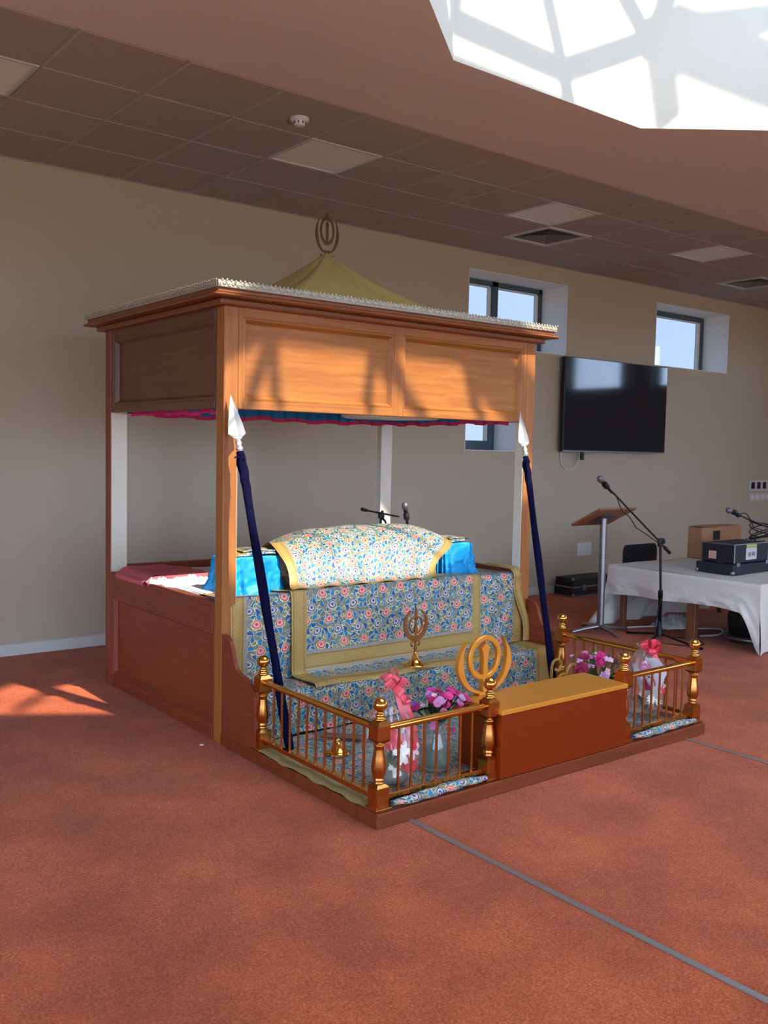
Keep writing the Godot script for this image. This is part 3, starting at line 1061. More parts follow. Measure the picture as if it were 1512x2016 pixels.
	for k in 3:
		var a: Vector3 = per[k]
		var b: Vector3 = per[k + 1]
		var nrm := (b - a).cross(Vector3.UP).normalized()
		var L := (b - a).length()
		for part in 2:
			sheet([f1 if part == 0 else f2], func(u, v):
				var y: float = lerpf(2.12, 1.832, v) if part == 0 else lerpf(1.832, 1.806, v)
				var w: float = 0.022 * sin(u * L * 58.0 + 2.0 * sin(u * 9.0)) * (0.4 + 0.6 * (v if part == 0 else 1.0))
				return a.lerp(b, u) + nrm * w + V(0, y + 0.006 * sin(u * L * 21.0) - 0.02 * absf(sin(u * L * 3.1)) * 0.5, 0), int(L * 56), 4 if part == 0 else 1, func(u, v): return 0, func(u, v): return Vector2(u, v))
	obj("gathered_cloth", f1, M.canopy_blue, fr)
	obj("edge_ribbon", f2, M.pink_edge, fr)
	# emblem at the peak
	var kh := thing("khanda_finial", "brown ring-and-swords emblem standing on the peak of the cloth roof", "emblem", V(3.604, 2.905, cz))
	khanda(kh, 0.235, 0.008, M.brown_metal, true)
	spear("steel-headed spear in a navy cloth sleeve leaning on the left front post of the canopy", V(2.545, 0.072, -3.99), V(2.425, 1.885, -4.428))
	spear("steel-headed spear in a navy cloth sleeve leaning on the right front post of the canopy", V(4.56, 0.072, -4.0), V(4.607, 1.885, -4.428))

func spear(label: String, a: Vector3, b: Vector3) -> void:
	var o := thing("spear", label, "spear", a, 0, "spears leaning on the front posts")
	var d := (b - a)
	var L := d.length()
	var y := d.normalized()
	var x := y.cross(V(0, 0, 1)).normalized()
	x = -x if x.x < 0 else x
	var z := x.cross(y).normalized()
	var t := Transform3D(Basis(x, y, z), Vector3.ZERO)
	# head: flat diamond section with a rib
	var s := mb()
	var hb := L - 0.245
	var prof := [[0.0, 0.012], [0.018, 0.03], [0.035, 0.052], [0.09, 0.043], [0.16, 0.024], [0.245, 0.001]]
	for i in prof.size() - 1:
		for sx in [-1.0, 1.0]:
			for sz in [-1.0, 1.0]:
				var p0: Array = prof[i]
				var p1: Array = prof[i + 1]
				var th0: float = 0.010 * (1.0 - p0[0] / 0.26)
				var th1: float = 0.010 * (1.0 - p1[0] / 0.26)
				face(s, [t * V(0, hb + p0[0], sz * th0), t * V(sx * p0[1], hb + p0[0], 0), t * V(sx * p1[1], hb + p1[0], 0), t * V(0, hb + p1[0], sz * th1)], t.basis * V(sx * 0.5, 0, sz))
	obj("spear_head", s, M.steel, o)
	s = mb()
	lathe(s, [[0.011, hb - 0.09], [0.012, hb - 0.06], [0.019, hb - 0.05], [0.02, hb - 0.04], [0.012, hb - 0.03], [0.017, hb - 0.018], [0.017, hb - 0.008], [0.01, hb + 0.004]], 14, t)
	obj("socket", s, M.steel, o)
	s = mb()
	sheet([s], func(u, v):
		var an: float = u * TAU
		var yy: float = lerpf(0.0, L - 0.305, v)
		var hi: float = smoothstep(0.82, 0.97, v)
		var r: float = 0.0245 + 0.0025 * sin(yy * 9.0) + 0.003 * sin(an * 3.0 + yy * 14.0) * (0.3 + hi) + 0.004 * sin(an + yy * 70.0) * hi
		r *= lerpf(1.0, 0.72, smoothstep(0.97, 1.0, v)) * lerpf(0.9, 1.0, smoothstep(0.0, 0.05, v))
		return t * V(cos(an) * r, yy, sin(an) * r * 0.8), 16, 70, func(u, v): return 0, func(u, v): return Vector2(u, v))
	obj("cloth_sleeve", s, M.navy, o)
	s = mb()
	var k0 := L - 0.345
	tube(s, spline([t * V(-0.016, k0, 0.022), t * V(-0.036, k0 + 0.01, 0.02), t * V(-0.05, k0 + 0.002, 0.016)], 4), [0.006, 0.006, 0.005, 0.005, 0.004, 0.004, 0.004, 0.003, 0.002], 6)
	tube(s, spline([t * V(0.0, k0 + 0.02, 0.024), t * V(-0.028, k0 - 0.03, 0.026), t * V(-0.022, k0 - 0.075, 0.022), t * V(-0.03, k0 - 0.11, 0.02)], 3), 0.006, 6)
	ball(s, t * V(-0.004, k0, 0.022), 0.013, 8)
	obj("tie_knot", s, M.navy, o)

# ring, double-edged sword and two curved blades; h is the whole height; base at the thing's origin
func khanda(o: Node3D, h: float, deep: float, m: Material, crossed: bool) -> void:
	var k := h / 0.285
	var t := Transform3D(Basis.from_scale(V(k, k, 1)), Vector3.ZERO)
	if crossed:
		t = Transform3D(Basis.from_scale(V(k * 0.62, k, 1)), Vector3.ZERO)
	var s := mb()
	annulus(s, Vector2(0, 0.187), 0.086, 0.113, deep, t)
	obj("ring", s, m, o)
	s = mb()
	if crossed:
		extrude(s, [Vector2(-0.014, 0.085), Vector2(0.014, 0.085), Vector2(0.017, 0.22), Vector2(0.022, 0.24), Vector2(0.0, 0.262), Vector2(-0.022, 0.24), Vector2(-0.017, 0.22)], deep * 0.9, t)
		extrude(s, [Vector2(-0.01, 0.295), Vector2(0.012, 0.295), Vector2(0.018, 0.312), Vector2(0.0, 0.335), Vector2(-0.018, 0.312)], deep * 0.9, t)
	else:
		extrude(s, [Vector2(-0.012, 0.0), Vector2(0.012, 0.0), Vector2(0.016, 0.09), Vector2(0.013, 0.17), Vector2(0.019, 0.215), Vector2(0.029, 0.238), Vector2(0.0, 0.262), Vector2(-0.029, 0.238), Vector2(-0.019, 0.215), Vector2(-0.013, 0.17), Vector2(-0.016, 0.09)], deep * 1.15, t)
	obj("sword", s, m, o)
	for sg in [-1.0, 1.0]:
		s = mb()
		var outer := spline([V(-0.002, 0.0, 0), V(0.104, 0.032, 0), V(0.164, 0.095, 0), V(0.184, 0.155, 0), V(0.168, 0.22, 0), V(0.128, 0.278, 0)], 5)
		var inner := spline([V(0.128, 0.278, 0), V(0.148, 0.22, 0), V(0.148, 0.16, 0), V(0.128, 0.09, 0), V(0.082, 0.042, 0), V(0.006, 0.012, 0)], 5)
		var pts := []
		for p in outer: pts.append(Vector2(p.x * sg, p.y))
		for p in inner.slice(1): pts.append(Vector2(p.x * sg, p.y))
		extrude(s, pts, deep, t)
		if crossed:
			tube(s, spline([t * V(sg * 0.03, 0.03, 0), t * V(-sg * 0.03, -0.005, 0), t * V(-sg * 0.07, -0.03, 0), t * V(-sg * 0.10, -0.005, 0)], 4), 0.006, 6)
		obj("curved_blade", s, m, o)

# ---------------------------------------------------------------- cloths on the throne
# cloth laid along a path of (z, y) points from x0 to x1, with woven border strips
# bands: [from, to] along the path in metres; left, right: widths of the side borders; wave(x, s) -> offset (y up / z forward)
func laid_cloth(called: String, label: String, path: Array, x0: float, x1: float, left: float, right: float, bands: Array, wave: Callable, field: Material, border: Material, category := "cloth", group := "") -> MeshInstance3D:
	var pts := spline(path, 8)
	var acc := [0.0]
	for i in range(1, pts.size()):
		acc.append(acc[-1] + (pts[i] - pts[i - 1]).length())
	var L: float = acc[-1]
	var at := func(d: float) -> Vector3:
		var i := 1
		while i < acc.size() - 1 and acc[i] < d: i += 1
		var k: float = (d - acc[i - 1]) / maxf(1e-6, acc[i] - acc[i - 1])
		return pts[i - 1].lerp(pts[i], clampf(k, 0, 1))
	var W := x1 - x0
	var a := mb()
	var b := mb()
	var nu := int(W / 0.0175)
	var nv := int(L / 0.0175)
	var c := mb()
	var strips := [a, b, c]
	for e in bands: strips.append(mb())
	sheet(strips, func(u, v):
		var p: Vector3 = at.call(v * L)
		var q: Vector2 = wave.call(x0 + u * W, v * L)
		return V(x0 + u * W, p.y + q.y, p.z + q.x), nu, nv, func(u, v):
			if u * W < left: return 1
			if (1.0 - u) * W < right: return 2
			for k in bands.size():
				if v * L > bands[k][0] and v * L < bands[k][1]: return 3 + k
			return 0, func(u, v):
			var x: float = u * W
			var s: float = v * L
			if x < left or W - x < right:
				return Vector2(s, (x if x < left else W - x) * 0.07 / maxf(left if x < left else right, 0.001))
			for e in bands:
				if s > e[0] - 0.001 and s < e[1] + 0.001: return Vector2(x, (s - e[0]) * 0.07 / (e[1] - e[0]))
			return Vector2(x + x0, s))
	var o := obj(called, a, field)
	for k in range(1, strips.size()):
		obj("woven_border", strips[k], border, o)
	tag(o, label, category, group)
	return o

func drapes() -> void:
	# white sheet on the bed deck
	var s := mb()
	sheet([s], func(u, v):
		var x: float = lerpf(X0 + 0.07, X1 - 0.07, u)
		var z: float = lerpf(-6.02, -4.66, v)
		return V(x, 0.757 + 0.004 * sin(x * 17.0 + z * 5.0) + 0.004 * sin(z * 23.0 + x * 4.0), z), 60, 40, func(u, v): return 0, func(u, v): return Vector2(u, v))
	tag(obj("bed_sheet", s, M.white_cloth), "white sheet spread over the raised bed inside the canopy", "sheet")
	# hanging front of the bed
	laid_cloth("bed_front_cloth", "wide blue brocade cloth hanging down the bed front behind the narrower gold-bordered overlay", [V(0, 0.770, -4.92), V(0, 0.776, -4.66), V(0, 0.790, -4.52), V(0, 0.783, -4.458), V(0, 0.62, -4.449), V(0, 0.47, -4.448), V(0, 0.37, -4.446), V(0, 0.318, -4.442)], 2.455, 4.70, 0.088, 0.07, [], func(x, d):
		var k: float = smoothstep(0.25, 0.7, d)
		return Vector2(0.007 * sin(x * 14.0 + 1.0) * k + 0.004 * sin(x * 39.0 + d * 8.0) * k - 0.004, 0.003 * sin(x * 11.0)), M.brocade, M.border, "cloth")
	# centre overlay with border all round, running on over the step
	laid_cloth("centre_overlay_cloth", "narrower brocade overlay with broad gold borders hanging from the bed onto the step", [V(0, 0.782, -4.75), V(0, 0.790, -4.60), V(0, 0.800, -4.50), V(0, 0.790, -4.446), V(0, 0.60, -4.437), V(0, 0.45, -4.434), V(0, 0.36, -4.43), V(0, 0.334, -4.42), V(0, 0.326, -4.36), V(0, 0.326, -4.26), V(0, 0.325, -4.205), V(0, 0.306, -4.186)], 2.83, 4.295, 0.1, 0.068, [[0.66, 0.757], [0.915, 1.2]], func(x, d):
		var k: float = smoothstep(0.36, 0.6, d) * (1.0 - smoothstep(0.7, 0.78, d))
		var e: float = smoothstep(0.78, 1.0, d)
		return Vector2(0.006 * sin(x * 12.0) * k + 0.012 * sin(x * 9.0 + 2.0) * e, e * (0.004 + 0.006 * sin(x * 9.0 + 0.6))), M.brocade, M.border, "cloth")
	# step
	laid_cloth("step_cloth", "brocade cloth covering the step below the bed down to the platform", [V(0, 0.314, -4.46), V(0, 0.316, -4.38), V(0, 0.316, -4.24), V(0, 0.311, -4.206), V(0, 0.285, -4.194), V(0, 0.19, -4.19), V(0, 0.11, -4.186), V(0, 0.082, -4.178)], 2.45, 4.735, 0.06, 0.15, [], func(x, d):
		var k: float = smoothstep(0.27, 0.5, d)
		return Vector2(0.006 * sin(x * 15.0 + 0.7) * k + 0.003 * sin(x * 43.0) * k, 0.002 * sin(x * 19.0)), M.brocade, M.border, "cloth")
	# platform floor
	laid_cloth("platform_cloth", "brocade cloth spread flat on the low platform inside the brass railings", [V(0, 0.072, -4.175), V(0, 0.074, -3.9), V(0, 0.072, -3.5), V(0, 0.073, -3.17)], 2.50, 4.70, 0.07, 0.07, [[0.93, 1.0]], func(x, d): return Vector2(0.0, 0.0025 * sin(x * 13.0 + d * 6.0) + 0.002 * sin(d * 31.0 + x * 3.0)), M.brocade, M.border, "cloth")
	# gold edge of the front cloth turned over at its right end
	s = mb()
	sheet([s], func(u, v):
		var d: float = v * 0.62
		var drop: float = smoothstep(0.08, 0.2, d)
		var y: float = lerpf(0.80, 0.80 - (d - 0.1) * 0.98, drop) + 0.012 * sin(u * PI) * (1.0 - drop * 0.4)
		var z: float = lerpf(-4.72 + d * 1.9, -4.452 + (d - 0.1) * 0.04, drop)
		return V(4.60 + 0.11 * drop * smoothstep(0.1, 0.6, d) + u * 0.07 + 0.008 * sin(d * 16.0), maxf(y + 0.025, 0.325), z + 0.016 * sin(u * PI)), 8, 40, func(u, v): return 0, func(u, v): return Vector2(v * 0.62, u * 0.07))
	tag(obj("turned_cloth_edge", s, M.border), "gold woven cloth edge turned over and hanging by the right front post", "cloth")
	# mound: cloth over the cushions and book stand in the middle of the bed
	mound()
	# red folded rug and white cloths at the left of the bed
	s = mb()
	sheet([s], func(u, v):
		var x: float = lerpf(2.39, 2.83, u)
		var z: float = lerpf(-5.86, -5.42, v) + 0.04 * (u - 0.5)
		var lift: float = 0.802 - 0.028 * smoothstep(0.12, 0.0, u)
		return V(x, lift + 0.004 * sin(x * 31.0) + 0.003 * sin(z * 37.0) + 0.012 * smoothstep(0.3, 0.0, v) * sin(u * PI), z), 24, 24, func(u, v): return 0, func(u, v): return Vector2(u, v))
	sheet([s], func(u, v):
		var a: float = v * PI
		var x: float = lerpf(2.39, 2.83, u)
		return V(x, 0.784 + 0.019 * cos(a) - 0.028 * smoothstep(0.12, 0.0, u), -5.42 + 0.02 + 0.016 * sin(a)), 24, 6, func(u, v): return 0, func(u, v): return Vector2(u, v))
	sheet([s], func(u, v):
		var a: float = v * PI
		var z: float = lerpf(-5.86, -5.42, u)
		return V(2.39 - 0.014 * sin(a), 0.757 + 0.019 * cos(a), z), 24, 6, func(u, v): return 0, func(u, v): return Vector2(u, v))
	tag(obj("folded_red_cloth", s, M.red_cloth), "folded dull red cloth lying on the left rear of the bed", "cloth")
	crumple("crumpled_white_cloth", "crumpled white cloth on the bed between the red cloth and the left cushion", V(2.60, 0.765, -5.24), 0.17, 0.13, 0.055, 5)
	crumple("small_white_cloth", "small bunched white cloth just in front of the folded red cloth near the bed edge", V(2.475, 0.765, -5.40), 0.08, 0.10, 0.04, 9)
	s = mb()
	for k in 3:
		box(s, V(2.52 + k * 0.012, 0.768 + k * 0.005, -4.98 + k * 0.02), V(0.14, 0.005, 0.30), 0.001)
	tag(obj("folded_white_sheets", s, M.white_cloth), "flat folded white sheets at the left edge of the bed by the left cushion", "sheet")
	# dull cloth strip along the left edge of the platform
	s = mb()
	sheet([s], func(u, v):
		var z: float = lerpf(-4.06, -3.15, v)
		var x: float = lerpf(2.398 + 0.007 * sin(v * 19.0), 2.50, u)
		return V(x, 0.073 + 0.010 * sin(u * PI) * (0.7 + 0.4 * sin(v * 17.0)) + 0.003 * sin(v * 41.0 + u * 5.0), z), 10, 60, func(u, v): return 0, func(u, v): return Vector2(u, v))
	tag(obj("khaki_cloth_strip", s, M.khaki), "rumpled khaki cloth strip along the left edge of the platform under the railing", "cloth")
	for e in [[2.50, 3.06, "rolled brocade cloth tucked along the platform front at the left, below the longer-seen railing"], [4.17, 4.735, "rolled brocade cloth tucked along the platform front right of the gold box"]]:
		s = mb()
		var x0: float = e[0]
		var x1: float = e[1]
		sheet([s], func(u, v):
			var a: float = u * TAU
			var end: float = pow(sin(clampf(v, 0.03, 0.97) * PI), 0.28)
			var r: float = (0.023 + 0.003 * sin(a * 3.0 + v * 26.0)) * end
			return V(lerpf(x0, x1, v), 0.068 + 0.021 + sin(a) * r * 0.9, -3.092 + 0.006 * sin(v * 7.0) + cos(a) * r), 18, 50, func(u, v): return 0, func(u, v): return Vector2(u * 0.15 + v * 0.25, v * (x1 - x0)))
		tag(obj("cloth_roll", s, M.brocade), e[2], "cloth roll", "cloth rolls along the platform front")

func crumple(called: String, label: String, c: Vector3, rx: float, rz: float, h: float, sd: int) -> void:
	var n := fnl(9.0, sd, 3)
	var s := mb()
	sheet([s], func(u, v):
		var a: float = u * TAU
		var d: float = 1.0 - v
		var rr: float = d * (1.0 + 0.25 * n.get_noise_2d(cos(a) * 0.3, sin(a) * 0.3))
		var y: float = h * pow(1.0 - d * d, 0.6) * (0.7 + 0.7 * n.get_noise_3d(cos(a) * d * rx * 2.0, sin(a) * d * rz * 2.0, 3.0))
		return c + V(cos(a) * rr * rx, maxf(0.0, y), sin(a) * rr * rz), 40, 14, func(u, v): return 0, func(u, v): return Vector2(u, v))
	tag(obj(called, s, M.white_cloth), label, "cloth")

func mound() -> void:
	var a := mb()
	var b := mb()
	var W := 1.49
	var prof := spline([V(0, 0.805, -4.50), V(0, 0.822, -4.545), V(0, 0.88, -4.59), V(0, 0.965, -4.645), V(0, 1.035, -4.725), V(0, 1.085, -4.85), V(0, 1.10, -4.98), V(0, 1.06, -5.14), V(0, 0.96, -5.27), V(0, 0.82, -5.34)], 8)
	var acc := [0.0]
	for i in range(1, prof.size()): acc.append(acc[-1] + (prof[i] - prof[i - 1]).length())
	var L: float = acc[-1]
	var at := func(d: float) -> Vector3:
		var i := 1
		while i < acc.size() - 1 and acc[i] < d: i += 1
		return prof[i - 1].lerp(prof[i], clampf((d - acc[i - 1]) / maxf(1e-6, acc[i] - acc[i - 1]), 0, 1))
	var c := mb()
	var e := mb()
	sheet([a, b, c, e], func(u, v):
		var p: Vector3 = at.call(v * L)
		var top: float = smoothstep(0.86, 1.06, p.y)
		var behind: float = smoothstep(0.36, 0.56, v)
		# ends fall away from the middle
		var el: float = smoothstep(0.34, 0.0, u)
		var er: float = smoothstep(0.76, 1.0, u)
		var y: float = p.y - top * behind * 0.16 * el * el - top * 0.13 * er * er * (0.4 + 0.6 * behind) + 0.015 * top * sin((u - 0.3) * 5.0)
		var x: float = 2.87 + u * lerpf(1.12, W, smoothstep(0.02, 0.42, v)) + 0.05 * top * el * (1.0 - behind)
		# the front hem at the left end curls inwards in an s
		x += 0.032 * sin((p.y - 0.80) * 19.0) * smoothstep(0.14, 0.0, u) * (1.0 - behind)
		var z: float = p.z + 0.012 * sin(u * 19.0 + v * 4.0) * (0.25 + 0.5 * v) - 0.05 * el * top * behind
		y += 0.005 * sin(u * 33.0 + v * 8.0) * (1.0 - v)
		return V(x, y, z), 88, 56, func(u, v): return 1 if u * W < 0.085 else (2 if (1.0 - u) * W < 0.075 else (3 if v * L < 0.012 else 0)), func(u, v):
			var x: float = u * W
			if x < 0.086: return Vector2(v * L, x * 0.07 / 0.085)
			if W - x < 0.076: return Vector2(v * L, (W - x) * 0.07 / 0.075)
			return Vector2(x, v * L))
	var o := obj("mound_cover_cloth", a, M.brocade)
	tag(o, "sunlit brocade cover with gold borders draped over the mound in the middle of the bed", "cloth")
	for k in [b, c, e]: obj("woven_border", k, M.border, o)
	# what the cloth lies over: a long bolster, closed at the ends
	var s := mb()
	var pr := []
	for k in 13:
		var t := k / 12.0
		pr.append([0.135 * pow(sin(PI * clampf(t, 0.0, 1.0)), 0.28) if k > 0 and k < 12 else 0.0, -0.62 + t * 1.24])
	lathe(s, pr, 24, Transform3D(Basis(V(0, 0, 1), -PI / 2).scaled(V(1, 1, 1)), V(3.66, 0.91, -4.97)))
	tag(obj("bolster", s, M.white_cloth), "white bolster just showing under the left end of the brocade mound", "bolster")

# small stools under gathered turquoise covers, each with a folded brocade on top
func cushions() -> void:
	for e in [[V(2.735, 0.77, -4.80), 0.335, 0.26, "turquoise gathered cover over a low stool at the left end of the brocade mound", "folded brocade cloth lying on the left turquoise stool"], [V(4.36, 0.77, -4.86), 0.30, 0.26, "turquoise gathered cover over a low stool at the right end of the brocade mound", "folded brocade cloth lying on the right turquoise stool"]]:
		var c: Vector3 = e[0]
		var hx: float = e[1] / 2
		var hz: float = e[2] / 2
		var s := mb()
		var n := fnl(3.0, 51, 3)
		sheet([s], func(u, v):
			var a: float = u * TAU
			var k: float = 4.5
			var sx: float = signf(cos(a)) * pow(absf(cos(a)), 2.0 / k)
			var sz: float = signf(sin(a)) * pow(absf(sin(a)), 2.0 / k)
			var y: float
			var g: float
			if v < 0.3:
				g = lerpf(0.02, 0.97, v / 0.3)
				y = 0.215
			else:
				var w: float = (v - 0.3) / 0.7
				y = 0.215 * (1.0 - w) + 0.003
				g = 1.0 + 0.02 * sin(w * PI) + 0.14 * pow(w, 3.0)
			var w2: float = clampf((v - 0.3) / 0.7, 0, 1)
			var fold: float = (0.018 * sin(a * 13.0 + 2.0 * sin(a * 3.0) + w2 * 1.5) + 0.013 * sin(a * 27.0 + w2 * 4.0 + 1.7 * sin(a * 5.0)) + 0.03 * n.get_noise_3d(cos(a) * 1.4, sin(a) * 1.4, w2 * 1.1)) * (0.25 + 0.75 * w2) * smoothstep(0.28, 0.34, v)
			return c + V(sx * (hx * g + fold), y - 0.012 * pow(absf(sx), 8.0) * smoothstep(0.2, 0.3, v), sz * (hz * g + fold)), 120, 26, func(u, v): return 0, func(u, v): return Vector2(u, v))
		tag(obj("stool_cover", s, M.turquoise), e[3], "stool cover", "turquoise stools beside the mound")
		var t := thing("folded_brocade", e[4], "folded cloth", c + V(0.0, 0.221, 0.0), 0, "folded brocades on the stools")
		for k in 3:
			var f := mb()
			var b := mb()
			var y0 := k * 0.009
			var ww := hx * 1.7 - k * 0.035
			var dd := hz * 1.6 - k * 0.03
			var bump := func(x: float, z: float) -> float: return 0.004 * sin(x * 21.0 + k) + 0.003 * sin(z * 33.0 + k * 2.0)
			sheet([f, b], func(u, v):
				# closed pad: over the top and round underneath
				var a: float = v * TAU
				var z: float = -cos(a) * dd / 2
				var y: float = y0 + 0.004 + 0.005 * clampf(sin(a) * 2.5, -1, 1)
				var x: float = lerpf(-ww / 2, ww / 2, u)
				return V(x + 0.02 * k, y + bump.call(x, z), z + 0.01 * k), 24, 24, func(u, v): return 1 if u < 0.17 or (v > 0.02 and v < 0.13) else 0, func(u, v): return Vector2(u * ww, v * dd) if u >= 0.17 else Vector2(v * dd, u * 0.4))
			var p := obj("cloth_fold", f, M.brocade, t)
			obj("woven_border", b, M.border, p)

# ---------------------------------------------------------------- brass railings
func rail_post(parent: Node3D, at: Vector3) -> void:
	var t := Transform3D(Basis.IDENTITY, at)
	var s := mb()
	box(s, V(0, 0.006, 0), V(0.088, 0.012, 0.088), 0.003, t)
	box(s, V(0, 0.055, 0), V(0.068, 0.09, 0.068), 0.003, t)
	# chamfered shoulders of both blocks
	for e in [[0.1, 0.034, 0.112, 0.02], [0.29, 0.02, 0.306, 0.035], [0.372, 0.035, 0.388, 0.022]]:
		var q0 := []
		var q1 := []
		for k in [[-1, -1], [1, -1], [1, 1], [-1, 1]]:
			q0.append(t * V(k[0] * e[1], e[0], k[1] * e[1]))
			q1.append(t * V(k[0] * e[3], e[2], k[1] * e[3]))
		for i in 4:
			var j := (i + 1) % 4
			face(s, [q0[i], q0[j], q1[j], q1[i]], (q0[i] + q0[j]) / 2 - at - V(0, e[0], 0))
	box(s, V(0, 0.339, 0), V(0.07, 0.068, 0.07), 0.003, t)
	# fluting cut at the foot, as fine raised bars
	for sx in [-1, 1]:
		for k in 9:
			box(s, V(-0.028 + k * 0.007, 0.028, sx * 0.0345), V(0.0032, 0.03, 0.002), 0.0005, t, 1)
			box(s, V(sx * 0.0345, 0.028, -0.028 + k * 0.007), V(0.002, 0.03, 0.0032), 0.0005, t, 1)
	var p := obj("post", s, M.brass_satin, parent)
	s = mb()
	lathe(s, [[0.02, 0.108], [0.023, 0.113], [0.023, 0.119], [0.018, 0.122], [0.026, 0.127], [0.026, 0.133], [0.021, 0.137], [0.03, 0.152], [0.0335, 0.172], [0.033, 0.192], [0.028, 0.225], [0.0225, 0.262], [0.0215, 0.275], [0.026, 0.278], [0.026, 0.285], [0.021, 0.288], [0.021, 0.294]], 20, t)
	obj("turned_shaft", s, M.brass_satin, p)
	s = mb()
	lathe(s, [[0.02, 0.386], [0.027, 0.391], [0.027, 0.398], [0.017, 0.403], [0.022, 0.411], [0.022, 0.417], [0.013, 0.423], [0.014, 0.430], [0.024, 0.436], [0.031, 0.447], [0.033, 0.457], [0.031, 0.467], [0.023, 0.479], [0.012, 0.4865], [0.0, 0.489]], 22, t)
	obj("ball_finial", s, M.brass, p)

func rail_run(parent: Node3D, a: Vector3, b: Vector3, count: int) -> void:
	var d := (b - a).normalized()
	var s := mb()
	rod(s, a + V(0, 0.352, 0) + d * 0.033, b + V(0, 0.352, 0) - d * 0.033, 0.0165, 16)
	obj("top_rail", s, M.brass, parent)
	s = mb()
	var mid := (a + b) / 2 + V(0, 0.046, 0)
	box(s, Vector3.ZERO, V((b - a).length() - 0.06, 0.024, 0.024), 0.002, Transform3D(Basis(Vector3.UP, atan2(-d.z, d.x)), mid), 0)
	obj("bottom_rail", s, M.brass_satin, parent)
	var L := (b - a).length() - 0.068
	s = mb()
	rod(s, V(0, 0.056, 0), V(0, 0.34, 0), 0.0062, 8)
	var m := done(s)
	for k in count:
		var o := obj("baluster", m, M.brass_satin, parent)
		o.position = a + d * (0.034 + L * (k + 1.0) / (count + 1.0))

func railings() -> void:
	var y := 0.066
	var l := thing("brass_railing", "L-shaped brass railing with ball-topped posts enclosing the left front of the platform", "railing", Vector3.ZERO, 0, "brass railings on the platform")
	for p in [V(2.448, y, -4.10), V(2.448, y, -3.125), V(3.104, y, -3.125)]: rail_post(l, p)
	rail_run(l, V(2.448, y, -4.10), V(2.448, y, -3.125), 11)
	rail_run(l, V(2.448, y, -3.125), V(3.104, y, -3.125), 7)
	var r := thing("brass_railing", "L-shaped brass railing with ball-topped posts enclosing the right front of the platform", "railing", Vector3.ZERO, 0, "brass railings on the platform")
	for p in [V(4.745, y, -4.12), V(4.758, y, -3.125), V(4.112, y, -3.125)]: rail_post(r, p)
	rail_run(r, V(4.745, y, -4.12), V(4.758, y, -3.125), 11)
	rail_run(r, V(4.112, y, -3.125), V(4.758, y, -3.125), 7)

